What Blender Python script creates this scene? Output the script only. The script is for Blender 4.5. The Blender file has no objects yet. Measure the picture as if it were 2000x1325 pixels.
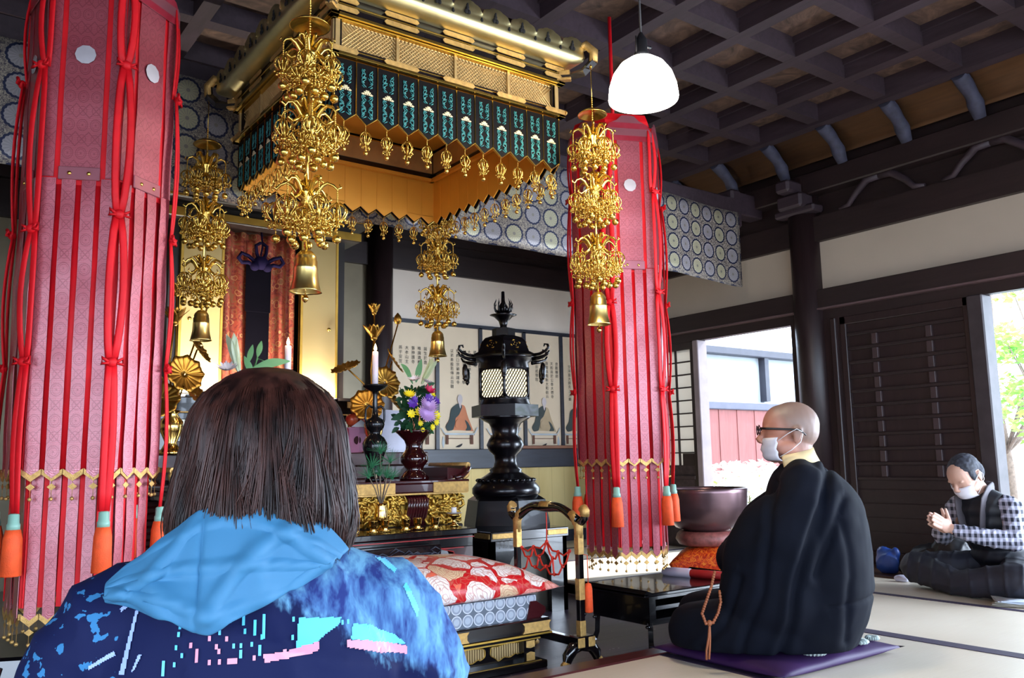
import bpy, bmesh, math, random
from math import sin, cos, pi, radians, sqrt, atan2
from mathutils import Vector, Matrix, Euler, noise
random.seed(7)
SC = bpy.context.scene
COL = SC.collection

# ---------------------------------------------------------------- camera, world, sun, exposure
cam_d = bpy.data.cameras.new('camera'); cam = bpy.data.objects.new('camera', cam_d); COL.objects.link(cam)
SC.camera = cam
cam_d.sensor_width = 36.0; cam_d.lens = 1660.0 / 2000.0 * 36.0
cam_d.clip_start = 0.05; cam_d.clip_end = 200
YAW, PIT, ROL = radians(36.119), radians(8.1), radians(-0.99)
_f = Vector((sin(YAW)*cos(PIT), cos(YAW)*cos(PIT), sin(PIT)))
_r = Vector((cos(YAW), -sin(YAW), 0)); _u = _r.cross(_f)
_r2 = _r*cos(ROL) + _u*sin(ROL); _u2 = -_r*sin(ROL) + _u*cos(ROL)
_m = Matrix((( _r2.x, _u2.x, -_f.x, 0), (_r2.y, _u2.y, -_f.y, 0), (_r2.z, _u2.z, -_f.z, 0.8), (0, 0, 0, 1)))
cam.matrix_world = _m
SC.view_settings.view_transform = 'Standard'; SC.view_settings.look = 'None'
SC.view_settings.gamma = 1.0; SC.view_settings.use_curve_mapping = False
SC.view_settings.exposure = 0.2
try:
    SC.cycles.max_bounces = 8; SC.cycles.diffuse_bounces = 4; SC.cycles.glossy_bounces = 4
    SC.cycles.caustics_reflective = False; SC.cycles.caustics_refractive = False
    SC.cycles.sample_clamp_indirect = 6.0
    SC.cycles.use_denoising = True
except Exception: pass

w = bpy.data.worlds.new('world'); SC.world = w; w.use_nodes = True
bg = w.node_tree.nodes['Background']; bg.inputs[0].default_value = (0.66, 0.80, 1.0, 1); bg.inputs[1].default_value = 10.5

def light(name, kind, loc, energy, col=(1, 1, 1), rot=None, size=None, sizey=None, portal=False, target=None):
    d = bpy.data.lights.new(name, kind); d.energy = energy; d.color = col
    o = bpy.data.objects.new(name, d); COL.objects.link(o); o.location = loc
    if target is not None:
        o.rotation_euler = (Vector(target)-Vector(loc)).to_track_quat('-Z', 'Y').to_euler()
    elif rot: o.rotation_euler = rot
    if kind == 'AREA':
        d.shape = 'RECTANGLE'; d.size = size; d.size_y = sizey or size
        if portal: d.cycles.is_portal = True
    elif size is not None:
        if kind == 'SUN': d.angle = size
        else: d.shadow_soft_size = size
    return o
# sun from the right, through the side door onto the tatami beyond
light('sun', 'SUN', (12, 3, 9), 9, (1, .97, .92), size=radians(1.0), target=(12-1.0, 3+.17, 9-.84))
# portals: the open front and the side openings
light('daylight_front', 'AREA', (1.8, -2.45, 1.1), 1, rot=(radians(90), 0, 0), size=7.9, sizey=2.2, portal=True)
light('daylight_side', 'AREA', (5.95, .2, .95), 1, rot=(0, radians(90), 0), size=1.9, sizey=4.9, portal=True)
light('daylight_door', 'AREA', (5.95, 4.63, .95), 1, rot=(0, radians(90), 0), size=1.8, sizey=.95, portal=True)

# added area fill outside the long side opening, brightens the tatami
light('fill_side', 'AREA', (6.7, -.35, 1.35), 620, (.72, .84, 1.0), size=1.9, sizey=3.2, target=(4.4, .3, .3))

# ---------------------------------------------------------------- object helpers
def prop(o, label=None, cat=None, group=None, kind=None):
    if label: o['label'] = label
    if cat: o['category'] = cat
    if group: o['group'] = group
    if kind: o['kind'] = kind
    return o
def thing(name, label, cat, loc=(0, 0, 0), rotz=0, group=None):
    o = bpy.data.objects.new(name, None); COL.objects.link(o); o.empty_display_size = .05
    o.location = loc; o.rotation_euler = (0, 0, rotz)
    return prop(o, label, cat, group)
def copy_tree(o, parent=None):
    c = o.copy(); COL.objects.link(c)
    if parent is not None: c.parent = parent
    for ch in list(o.children): copy_tree(ch, c)
    return c

class MB:
    def __init__(s): s.b = bmesh.new(); s.uv = s.b.loops.layers.uv.new('UVMap'); s.mi = 0; s.M = None
    def _v(s, p):
        p = Vector(p)
        return s.b.verts.new(s.M @ p if s.M else p)
    def face(s, ps, uvs=None, smooth=False):
        vs = [s._v(p) for p in ps]
        return s.facev(vs, uvs, smooth)
    def facev(s, vs, uvs=None, smooth=False):
        try: f = s.b.faces.new(vs)
        except ValueError: return None
        f.material_index = s.mi; f.smooth = smooth
        if uvs:
            for l, t in zip(f.loops, uvs): l[s.uv].uv = t
        return f
    def box(s, c, d, rz=0, bev=0, R=None):
        cx, cy, cz = c; x, y, z = d[0]/2, d[1]/2, d[2]/2
        R = R or Matrix.Rotation(rz, 3, 'Z')
        q = lambda a, b_, e: Vector(c) + R @ Vector((a, b_, e))
        if bev <= 0 or min(x, y, z) <= bev*1.05:
            v = [s._v(q(i*x, j*y, k*z)) for k in (-1, 1) for i, j in ((-1, -1), (1, -1), (1, 1), (-1, 1))]
            for f in ((3, 2, 1, 0), (4, 5, 6, 7), (0, 1, 5, 4), (1, 2, 6, 5), (2, 3, 7, 6), (3, 0, 4, 7)): s.facev([v[i] for i in f])
            return s
        e = bev; V = {}
        for i in (-1, 1):
            for j in (-1, 1):
                for k in (-1, 1):
                    V[i, j, k, 'x'] = s._v(q(i*x, j*(y-e), k*(z-e)))
                    V[i, j, k, 'y'] = s._v(q(i*(x-e), j*y, k*(z-e)))
                    V[i, j, k, 'z'] = s._v(q(i*(x-e), j*(y-e), k*z))
        for a in (-1, 1):
            L = [(-1, -1), (1, -1), (1, 1), (-1, 1)]
            fx = [V[a, j, k, 'x'] for j, k in L]; fy = [V[i, a, k, 'y'] for i, k in L]; fz = [V[i, j, a, 'z'] for i, j in L]
            s.facev(fx if a > 0 else fx[::-1]); s.facev(fy[::-1] if a > 0 else fy); s.facev(fz if a > 0 else fz[::-1])
            for b_ in (-1, 1):
                s.facev([V[a, b_, -1, 'x'], V[a, b_, 1, 'x'], V[a, b_, 1, 'y'], V[a, b_, -1, 'y']])
                s.facev([V[a, -1, b_, 'x'], V[a, 1, b_, 'x'], V[a, 1, b_, 'z'], V[a, -1, b_, 'z']])
                s.facev([V[-1, a, b_, 'y'], V[1, a, b_, 'y'], V[1, a, b_, 'z'], V[-1, a, b_, 'z']])
                for c_ in (-1, 1): s.facev([V[a, b_, c_, 'x'], V[a, b_, c_, 'y'], V[a, b_, c_, 'z']])
        return s
    def bb(s, a, b_, bev=0):   # box from corner to corner
        return s.box([(a[i]+b_[i])/2 for i in range(3)], [abs(b_[i]-a[i]) for i in range(3)], bev=bev)
    def tube(s, pts, rs, n=8, smooth=True, closed=False, flat=None, cap=True):
        pts = [Vector(p) for p in pts]
        if not hasattr(rs, '__len__'): rs = [rs]*len(pts)
        N = len(pts); rings = []; up = None
        for i, p in enumerate(pts):
            if closed: t = pts[(i+1) % N]-pts[i-1]
            else: t = pts[min(i+1, N-1)]-pts[max(i-1, 0)]
            if t.length < 1e-9: t = Vector((0, 0, 1))
            t.normalize()
            if up is None: up = Vector((0, 0, 1)) if abs(t.z) < .9 else Vector((1, 0, 0))
            a = (up - t*up.dot(t))
            if a.length < 1e-6: a = t.orthogonal()
            a.normalize(); up = a; b_ = t.cross(a)
            ka, kb = flat if flat else (1, 1)
            rings.append([s._v(p + (a*cos(2*pi*k/n)*ka + b_*sin(2*pi*k/n)*kb)*rs[i]) for k in range(n)])
        M = N if closed else N-1
        for i in range(M):
            A, B = rings[i], rings[(i+1) % N]
            for k in range(n): s.facev([A[k], A[(k+1) % n], B[(k+1) % n], B[k]], smooth=smooth)
        if not closed and cap:
            s.facev(rings[0][::-1]); s.facev(rings[-1])
        return s
    def cyl(s, p0, p1, r0, r1=None, n=16, smooth=True):
        return s.tube([p0, p1], [r0, r0 if r1 is None else r1], n, smooth)
    def lathe(s, prof, c=(0, 0, 0), n=24, smooth=True, sx=1, sy=1, ph=0, mod=None):
        rings = []; c = Vector(c)
        for r, z in prof:
            if r < 1e-5: rings.append([s._v(c + Vector((0, 0, z)))])
            else:
                rings.append([s._v(c + Vector((r*(mod(2*pi*k/n, z) if mod else 1)*cos(2*pi*k/n+ph)*sx, r*(mod(2*pi*k/n, z) if mod else 1)*sin(2*pi*k/n+ph)*sy, z))) for k in range(n)])
        for A, B in zip(rings, rings[1:]):
            if len(A) == 1 and len(B) == 1: continue
            for k in range(n):
                k2 = (k+1) % n
                if len(A) == 1: s.facev([A[0], B[k2], B[k]][::-1], smooth=smooth)
                elif len(B) == 1: s.facev([A[k], A[k2], B[0]], smooth=smooth)
                else: s.facev([A[k], A[k2], B[k2], B[k]], smooth=smooth)
        if len(rings[0]) > 1: s.facev(rings[0][::-1])
        if len(rings[-1]) > 1: s.facev(rings[-1])
        return s
    def ball(s, c, r, n=12, m=8, R=None):
        r = (r, r, r) if not hasattr(r, '__len__') else r
        c = Vector(c); rings = []
        for i in range(m+1):
            a = pi*i/m
            if i in (0, m): rings.append([s._v(c + ((R or Matrix.Identity(3)) @ Vector((0, 0, -cos(a)*r[2]))))])
            else: rings.append([s._v(c + ((R or Matrix.Identity(3)) @ Vector((sin(a)*cos(2*pi*k/n)*r[0], sin(a)*sin(2*pi*k/n)*r[1], -cos(a)*r[2])))) for k in range(n)])
        for A, B in zip(rings, rings[1:]):
            for k in range(n):
                k2 = (k+1) % n
                if len(A) == 1: s.facev([A[0], B[k2], B[k]], smooth=True)
                elif len(B) == 1: s.facev([A[k], A[k2], B[0]], smooth=True)
                else: s.facev([A[k], A[k2], B[k2], B[k]], smooth=True)
        return s
    def prism(s, poly, O, U, V_, W, smooth=False):   # polygon in plane (O,U,V) extruded by W
        O, U, V_, W = Vector(O), Vector(U), Vector(V_), Vector(W)
        a = [s._v(O + U*x + V_*y) for x, y in poly]; b_ = [s._v(O + U*x + V_*y + W) for x, y in poly]
        uv = [(x, y) for x, y in poly]
        s.facev(a, uv); s.facev(b_[::-1], uv[::-1])
        n = len(poly)
        for i in range(n): s.facev([a[i], b_[i], b_[(i+1) % n], a[(i+1) % n]], smooth=smooth)
        return s
    def grid(s, P, uvs=None, smooth=True, thick=0, closed_u=False):
        nr, nc = len(P), len(P[0])
        def sheet(off, flip):
            V = [[s._v(Vector(p)+off[i][j]) for j, p in enumerate(r)] for i, r in enumerate(P)]
            for i in range(nr-1):
                for j in range(nc if closed_u else nc-1):
                    j2 = (j+1) % nc
                    q = [V[i][j], V[i][j2], V[i+1][j2], V[i+1][j]]
                    t = [uvs[i][j], uvs[i][j2], uvs[i+1][j2], uvs[i+1][j]] if uvs else None
                    if flip: q = q[::-1]; t = t[::-1] if t else None
                    s.facev(q, t, smooth)
            return V
        Z = [[Vector((0, 0, 0))]*nc for _ in range(nr)]
        A = sheet(Z, False)
        if thick:
            off = []
            for i in range(nr):
                r = []
                for j in range(nc):
                    a = Vector(P[min(i+1, nr-1)][j])-Vector(P[max(i-1, 0)][j]); b_ = Vector(P[i][min(j+1, nc-1)])-Vector(P[i][max(j-1, 0)])
                    n_ = a.cross(b_)
                    r.append(n_.normalized()*thick if n_.length > 1e-12 else Vector((0, 0, 0)))
                off.append(r)
            B = sheet(off, True)
            for i in range(nr-1):
                s.facev([A[i][0], A[i+1][0], B[i+1][0], B[i][0]]); s.facev([A[i][-1], B[i][-1], B[i+1][-1], A[i+1][-1]])
            for j in range(nc-1):
                s.facev([A[0][j], B[0][j], B[0][j+1], A[0][j+1]]); s.facev([A[-1][j], A[-1][j+1], B[-1][j+1], B[-1][j]])
        return s
    def mesh(s, name):
        me = bpy.data.meshes.new(name)
        bmesh.ops.recalc_face_normals(s.b, faces=s.b.faces)
        s.b.to_mesh(me); s.b.free(); return me
    def build(s, name, mats, parent=None, kind=None, label=None, loc=None):
        me = s.mesh(name); o = bpy.data.objects.new(name, me); COL.objects.link(o)
        for m in (mats if isinstance(mats, (list, tuple)) else [mats]): me.materials.append(m)
        if parent is not None: o.parent = parent
        if kind: o['kind'] = kind
        if label: o['label'] = label
        if loc: o.location = loc
        return o
def stack(m, L, n=36, sub=5):
    # smooth closed body through elliptical sections (x, y, z, rx, ry), listed top to bottom or bottom to top
    def cr(p0, p1, p2, p3, t): return tuple(.5*((2*b)+(-a+c)*t+(2*a-5*b+4*c-d)*t*t+(-a+3*b-3*c+d)*t**3) for a, b, c, d in zip(p0, p1, p2, p3))
    S = []
    for i in range(len(L)-1):
        p0, p1, p2, p3 = L[max(0, i-1)], L[i], L[i+1], L[min(len(L)-1, i+2)]
        for k in range(sub): S.append(cr(p0, p1, p2, p3, k/sub))
    S.append(L[-1]); rings = [[m._v((x+rx*cos(2*pi*k/n), y+ry*sin(2*pi*k/n), z)) for k in range(n)] for x, y, z, rx, ry in S]
    for A, B in zip(rings, rings[1:]):
        for k in range(n): m.facev([A[k], A[(k+1) % n], B[(k+1) % n], B[k]], smooth=True)
    m.facev(rings[0][::-1]); m.facev(rings[-1])
def struct(name, mb, mat): return mb.build(name, mat, kind='structure')
def remeshed(mb, voxel, smooth=4, disp=None, fac=.5):
    me = mb.mesh('tmp'); o = bpy.data.objects.new('tmp', me); COL.objects.link(o)
    m = o.modifiers.new('r', 'REMESH'); m.mode = 'VOXEL'; m.voxel_size = voxel; m.use_smooth_shade = True
    m = o.modifiers.new('s', 'SMOOTH'); m.iterations = smooth; m.factor = fac
    dg = bpy.context.evaluated_depsgraph_get(); dg.update()
    out = bpy.data.meshes.new_from_object(o.evaluated_get(dg)); bpy.data.objects.remove(o)
    if disp:
        out.update()
        ns = [v.normal.copy() for v in out.vertices]
        for v, n_ in zip(out.vertices, ns): v.co = disp(v.co, n_)
    for p in out.polygons: p.use_smooth = True
    return out
def mesh_obj(name, me, mat, parent=None, label=None):
    o = bpy.data.objects.new(name, me); COL.objects.link(o); me.materials.clear(); me.materials.append(mat)
    if parent is not None: o.parent = parent
    if label: o['label'] = label
    return o

# ---------------------------------------------------------------- materials
def srgb(h):
    h = h.lstrip('#'); c = [int(h[i:i+2], 16)/255 for i in (0, 2, 4)]
    return tuple([x/12.92 if x < .04045 else ((x+.055)/1.055)**2.4 for x in c] + [1])
class NT:   # small node graph helper
    def __init__(s, name):
        s.m = bpy.data.materials.new(name); s.m.use_nodes = True; s.t = s.m.node_tree; s.n = s.t.nodes
        s.p = s.n['Principled BSDF']
    def new(s, k, **kw):
        x = s.n.new(k)
        for a, v in kw.items(): setattr(x, a, v)
        return x
    def link(s, a, b_): s.t.links.new(a, b_)
    def set(s, sock, v):
        if isinstance(v, bpy.types.NodeSocket): s.link(v, sock)
        else: sock.default_value = v
    def math(s, op, a, b_=0.0, c=None, clamp=False):
        x = s.new('ShaderNodeMath', operation=op, use_clamp=clamp); s.set(x.inputs[0], a); s.set(x.inputs[1], b_)
        if c is not None: s.set(x.inputs[2], c)
        return x.outputs[0]
    def mix(s, f, a, b_):
        x = s.new('ShaderNodeMix', data_type='RGBA'); s.set(x.inputs[0], f); s.set(x.inputs[6], a); s.set(x.inputs[7], b_); return x.outputs[2]
    def coord(s, kind='Object', scale=(1, 1, 1), rot=(0, 0, 0)):
        c = s.new('ShaderNodeTexCoord'); m = s.new('ShaderNodeMapping'); m.inputs['Scale'].default_value = scale; m.inputs['Rotation'].default_value = rot
        s.link(c.outputs[kind], m.inputs[0]); return m.outputs[0]
    def noise(s, vec, scale, detail=3, rough=.5, dist=0):
        x = s.new('ShaderNodeTexNoise'); s.link(vec, x.inputs['Vector']); x.inputs['Scale'].default_value = scale
        x.inputs['Detail'].default_value = detail; x.inputs['Roughness'].default_value = rough; x.inputs['Distortion'].default_value = dist; return x.outputs['Fac']
    def voro(s, vec, scale, feature='F1', out='Distance', rnd=1.0):
        x = s.new('ShaderNodeTexVoronoi', feature=feature); s.link(vec, x.inputs['Vector']); x.inputs['Scale'].default_value = scale
        x.inputs['Randomness'].default_value = rnd; return x.outputs[out]
    def ramp(s, f, stops, interp='LINEAR'):
        x = s.new('ShaderNodeValToRGB'); s.link(f, x.inputs[0]); r = x.color_ramp; r.interpolation = interp
        while len(r.elements) < len(stops): r.elements.new(.5)
        for e, (p, c) in zip(r.elements, stops): e.position = p; e.color = c
        return x.outputs[0]
    def sep(s, v):
        x = s.new('ShaderNodeSeparateXYZ'); s.link(v, x.inputs[0]); return x.outputs
    def bump(s, h, strength=.3, dist=.01):
        x = s.new('ShaderNodeBump'); x.inputs['Strength'].default_value = strength; x.inputs['Distance'].default_value = dist
        s.link(h, x.inputs['Height']); s.link(x.outputs[0], s.p.inputs['Normal'])
    def out(s, col=None, rough=None, metal=None, spec=None, coat=None, sheen=None):
        P = s.p.inputs
        for k, v in (('Base Color', col), ('Roughness', rough), ('Metallic', metal), ('Specular IOR Level', spec), ('Coat Weight', coat), ('Sheen Weight', sheen)):
            if v is not None: s.set(P[k], v)
        return s.m
def plain(name, h, rough=.5, metal=0, var=.12, scale=8, bump=0, coat=None, spec=None, sheen=None):
    t = NT(name); c = srgb(h) if isinstance(h, str) else h
    v = t.coord('Object'); n = t.noise(v, scale, 4)
    lo = tuple([x*(1-var) for x in c[:3]]+[1]); hi = tuple([min(1, x*(1+var)) for x in c[:3]]+[1])
    col = t.ramp(n, [(.3, lo), (.7, hi)])
    if bump: t.bump(t.noise(v, scale*6, 4), bump, .004)
    return t.out(col, rough, metal, spec, coat, sheen)
def wood(name, h1, h2, axis='X', rough=.5, scale=3, bump=.15, coat=None, planks=None):
    t = NT(name); sc = {'X': (.12, 1, 1), 'Y': (1, .12, 1), 'Z': (1, 1, .12)}[axis]
    v = t.coord('Object', sc); n = t.noise(v, scale*6, 6, .65, 1.2); n2 = t.noise(t.coord('Object'), 1.3, 2)
    col = t.ramp(t.math('ADD', t.math('MULTIPLY', n, .7), t.math('MULTIPLY', n2, .3)), [(.3, srgb(h1)), (.72, srgb(h2))])
    t.bump(n, bump, .003)
    return t.out(col, rough, coat=coat)
def emit(name, col, strength):
    t = NT(name); t.p.inputs['Emission Color'].default_value = col; t.p.inputs['Emission Strength'].default_value = strength
    return t.out(col, .6)
def gold(name, h='#d8a838', rough=.28, var=.2, scale=14, bump=.12, metal=1.0):
    t = NT(name); c = srgb(h); v = t.coord('Object'); n = t.noise(v, scale, 4)
    lo = tuple([x*(1-var) for x in c[:3]]+[1])
    t.bump(t.noise(v, scale*4, 3), bump, .002)
    return t.out(t.ramp(n, [(.3, lo), (.65, c)]), rough, metal)

DW = wood('dark_wood', '#1a0f10', '#2e1f20', 'Y', .5); DWX = wood('dark_wood_x', '#1a0f10', '#2e1f20', 'X', .5)
DWZ = wood('dark_wood_z', '#1c1012', '#332324', 'Z', .42)
DWC = wood('ceiling_wood', '#261b20', '#40313a', 'Y', .6)
PLASTER = plain('white_plaster', '#b5a797', .9, var=.05, scale=2, bump=.04)
BLACKL = plain('black_lacquer', '#0b090c', .16, var=.2, coat=.5)
REDL = plain('red_lacquer', '#3a0e12', .2, var=.2, coat=.6)
GOLD = gold('polished_gold', '#e6bf60', .24); GOLDS = gold('satin_gold', '#c9a04a', .42); BRASS = gold('brass', '#e0b868', .16, bump=.03)
GOLDL = plain('gold_leaf_fitting', '#c8a060', .45, .75, var=.2, scale=60, bump=.5)

# ---------------------------------------------------------------- floor, tatami, sunken boards
def mat_tatami():
    t = NT('tatami'); v = t.coord('Object'); x = t.sep(v)
    n = t.noise(t.coord('Object', (1, 60, 1)), 6, 3); n2 = t.noise(v, 1.2, 2)
    col = t.ramp(t.math('ADD', t.math('MULTIPLY', n, .35), t.math('MULTIPLY', n2, .65)), [(.3, srgb('#c6b9a6')), (.7, srgb('#dfd5c4'))])
    t.bump(n, .15, .002); return t.out(col, .42)
TAT = mat_tatami(); HERI = plain('tatami_cloth_edge', '#2a1c38', .7)
def mat_boards():
    t = NT('old_floor_boards'); v = t.coord('Object', (.3, 1, 1)); x = t.sep(t.coord('Object'))
    n = t.noise(v, 9, 6, .6, .8); spots = t.math('GREATER_THAN', t.noise(t.coord('Object'), 45, 2), .735)
    seam = t.math('LESS_THAN', t.math('ABSOLUTE', t.math('SUBTRACT', t.math('FRACT', t.math('MULTIPLY', x[1], 4.2)), .5)), .012)
    c = t.ramp(n, [(.3, srgb('#221a28')), (.7, srgb('#443a4c'))])
    c = t.mix(t.math('MULTIPLY', spots, .8), c, srgb('#b8b4c0')); c = t.mix(seam, c, srgb('#08060a'))
    t.bump(n, .12, .003); return t.out(c, t.math('ADD', t.math('MULTIPLY', n, .2), .25))
BOARDS = mat_boards()
FX0, FX1, FY0, FY1 = -0.02, 3.62, 2.68, 4.7      # the sunken board floor
XW, YB, XL, YF = 5.85, 6.66, -2.21, -2.5          # room
m = MB()
for a, b_ in (((XL, YF, -.06), (XW, FY0-.0, 0)), ((FX1, FY0, -.06), (XW, YB, 0)), ((XL, FY0, -.06), (FX0, YB, 0)), ((FX0, FY1, -.06), (FX1, YB, 0))):
    m.bb(a, b_)
struct('floor', m, TAT)
m = MB(); m.bb((FX0-.05, FY0-.05, -.14), (FX1+.05, FY1+.05, -.07)); struct('floor', m, BOARDS)
m = MB()   # tatami borders
def heri(a, b_): m.bb((a[0], a[1], 0), (b_[0], b_[1], .0025))
heri((4.655, YF, 0), (4.705, 4.3)); heri((3.62, YF), (3.70, FY0-.05)); heri((FX1+.05, 4.30), (XW, 4.35))
heri((2.6, YF), (2.65, FY0-.1)); heri((1.6, YF), (1.65, FY0-.1)); heri((.6, YF), (.65, FY0-.1)); heri((FX1+.05, 5.3), (XW, 5.34)); heri((2, 6.05), (XW, 6.1))
heri((4.7, 2.05), (5.28, 2.09)) ; heri((4.7, .6), (5.28, .64)); heri((3.7, -.4), (4.66, -.36))
struct('trim_1', m, HERI)
m = MB()   # wooden frame round the sunken floor
m.bb((FX0-.05, FY0-.1, -.1), (FX1+.04, FY0, .006), .006); m.bb((FX1, FY0, -.1), (FX1+.08, FY1, .006), .006)
m.bb((FX0-.08, FY0, -.1), (FX0, FY1, .006), .006)
struct('trim_2', m, wood('red_brown_wood', '#35161a', '#5a2a2a', 'X', .3))
m = MB(); m.bb((5.28, YF, -.06), (XW, 4.05, .012)); struct('floor', m, wood('sill_boards', '#2c1a16', '#4a3026', 'Y', .4))

# ---------------------------------------------------------------- ceiling
CZ = 3.25
m = MB()
gx = [4.965-.533*i for i in range(14)]; gy = [5.13-.528*i for i in range(15)]
for x in gx: m.bb((x-.045, YF, CZ), (x+.045, 5.2, CZ+.14))
for y in gy: m.bb((XL, y-.045, CZ+.001), (5.45, y+.045, CZ+.139))
for a in (1, -1):
    for x in gx: m.bb((x+a*.045, YF, CZ+.09), (x+a*.062, 5.2, CZ+.138))
struct('ceiling', m, DWC)
def mat_coffer():
    t = NT('painted_coffer'); v = t.coord('Object'); n = t.noise(v, 5, 5, .6, 2.5); n2 = t.noise(v, 2.1, 2)
    c = t.ramp(n, [(.3, srgb('#241a18')), (.5, srgb('#5a463c')), (.68, srgb('#7a5f50'))])
    c = t.mix(t.math('MULTIPLY', n2, .6), c, srgb('#4a342c')); return t.out(c, .7)
m = MB(); m.bb((XL, YF, CZ+.13), (5.5, 5.2, CZ+.17)); struct('ceiling', m, mat_coffer())
m = MB(); m.bb((XL, 5.2, 2.98), (XW, YB, 3.43)); struct('ceiling', m, DW)
m = MB(); m.bb((-3.5, -4.2, 3.45), (6.3, 7.3, 3.55)); m.bb((-3.5, -5.0, 2.75), (6.3, -2.55, 2.82)); struct('ceiling', m, DW)  # main roof; unseen front overhang deepened to cut daylight from the front
m = MB(); m.bb((5.40, YF, CZ-.02), (5.49, 5.2, CZ+.14)); m.bb((XL, 4.36, 2.77), (5.52, 4.48, 2.90), .01)
struct('trim_3', m, DWC)
# cove of ochre boards with curved ribs
m = MB(); P = []
for i in range(9):
    a = i/8*pi/2; P.append([(5.47+.27*sin(a)*1, y, CZ-.0-.165*(1-cos(a))) for y in (YF, 0, 5.2)])
m.grid(P, thick=.01); struct('trim_4', m, wood('ochre_cove_boards', '#4d3420', '#6d4a2c', 'Y', .6))
for i in range(15):
    y = 5.06-.51*i
    m = MB(); pts = []; rs = []
    for k in range(10):
        a = k/9; pts.append((5.47+.21*a+.05*sin(a*pi), y, CZ-.01-.17*a**1.4-.03*sin(a*pi))); rs.append(.045+.004*sin(a*9))
    pts.append((5.72, y, 3.0)); rs.append(.035)
    m.tube(pts, rs, 10, flat=(1, 1.1)); struct('trim_5', m, plain('aged_blue_grey_wood', '#3a3a4c', .7, var=.3, scale=20))
# ---------------------------------------------------------------- right wall (X = XW)
def wy(y0, y1, z0, z1, mat, proud=.0, depth=.06, name='wall_right', bev=0):
    m = MB(); m.bb((XW-proud, y0, z0), (XW+depth, y1, z1), bev); return struct(name, m, mat)
wy(4.10, YB, 2.08, 2.465, PLASTER); wy(YF, 3.86, 2.08, 2.465, PLASTER)
wy(YF, YB, 2.465, 2.665, DW, .05); wy(YF, YB, 2.665, 2.90, DW, -.03); wy(YF, YB, 2.85, 3.02, DW, .10, bev=.01)
wy(YF, YB, 3.02, 3.45, DW, 0)
wy(YF, YB, 1.925, 2.08, DW, .06, bev=.008); wy(YF, YB, 1.84, 1.93, DW, .015)
m = MB(); m.bb((XW-.068, YF, 1.918), (XW-.0, YB, 1.932)); struct('trim_6', m, plain('pale_beam_edge', '#5e4a4c', .4))  # paler strip along the beam's lower edge
m = MB(); m.cyl((XW+.0, 3.985, 0), (XW+.0, 3.985, 3.0), .125, n=28); struct('trim_7', m, DWZ)
m = MB(); m.bb((XW-.2, 3.87, 2.74), (XW+.05, 4.10, 2.86), .02); m.bb((XW-.28, 3.92, 2.86), (XW, 4.05, 2.96), .02); m.bb((XW-.14, 3.80, 2.70), (XW, 4.17, 2.76), .015); struct('trim_8', m, DWC)
# carved struts between the two upper beams
for y in (5.2, 3.3, 2.5, 1.7, .9):
    m = MB()
    for s_ in (-1, 1):
        m.tube([(XW-.04, y, 2.85), (XW-.045, y+s_*.10, 2.84), (XW-.045, y+s_*.2, 2.76), (XW-.045, y+s_*.26, 2.69), (XW-.045, y+s_*.34, 2.68)], [.03, .03, .026, .022, .012], 8)
    struct('trim_9', m, DWC)
# blocks of the beam end beside the brocade
m = MB(); m.bb((5.44, 4.36, 2.66), (5.56, 4.54, 2.98), .02); m.bb((5.5, 4.38, 2.78), (XW, 4.52, 2.97), .01); struct('trim_8', m, DWC)
# slatted wooden door
def slat_door(y0, y1, name):
    z0, z1 = .02, 1.84; x = XW+.0
    m = MB(); m.bb((x, y0, z0), (x+.02, y1, z1))
    d = m.build(name, DWZ, kind='structure')
    m = MB()
    for a, b_ in ((y0, y0+.05), (y1-.05, y1)): m.bb((x-.03, a, z0), (x+.03, b_, z1), .004)
    m.bb((x-.03, y0, z1-.06), (x+.03, y1, z1), .004); m.bb((x-.03, y0, z0), (x+.03, y1, z0+.08), .004)
    m.build('door_frame', DWZ, d, kind='structure')
    m = MB(); n = 11
    for i in range(n):
        z = .62+i*.108; m.bb((x-.022, y0+.05, z-.012), (x, y1-.05, z+.012), .003)
    for z in (.15, .25, .35, .45, .55): m.bb((x-.008, y0+.05, z), (x+.0, y1-.05, z+.09), .004)
    m.build('door_batten', DWX, d, kind='structure')
    m = MB()
    for i in range(n-1):
        z = .62+i*.108+.054
        for y in (y0+.30, y1-.27): m.bb((x-.026, y-.022, z-.040), (x, y+.022, z+.040), .003)
    m.build('door_peg', plain('pale_worn_wood', '#3c2d2f', .5), d, kind='structure')
slat_door(2.74, 3.72, 'door_1')
m = MB(); m.bb((XW-.02, 3.72, 0), (XW+.06, 3.86, 1.84)); m.bb((XW-.05, 3.745, 0), (XW+.02, 3.79, 1.84), .006); struct('trim_10', m, DWZ)
m = MB(); m.bb((XW-.07, 2.64, 0), (XW+.07, 2.745, 1.84), .008); struct('trim_10', m, plain('weathered_post', '#342d30', .5, var=.3, scale=12))
# side opening, widened out of view towards the front for more daylight
m = MB(); m.bb((XW-.07, .10, 0), (XW+.07, .22, 1.84), .008); m.bb((XW-.05, YF, 0), (XW+.08, YF+.14, 1.84)); struct('trim_10', m, DWZ)
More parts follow.
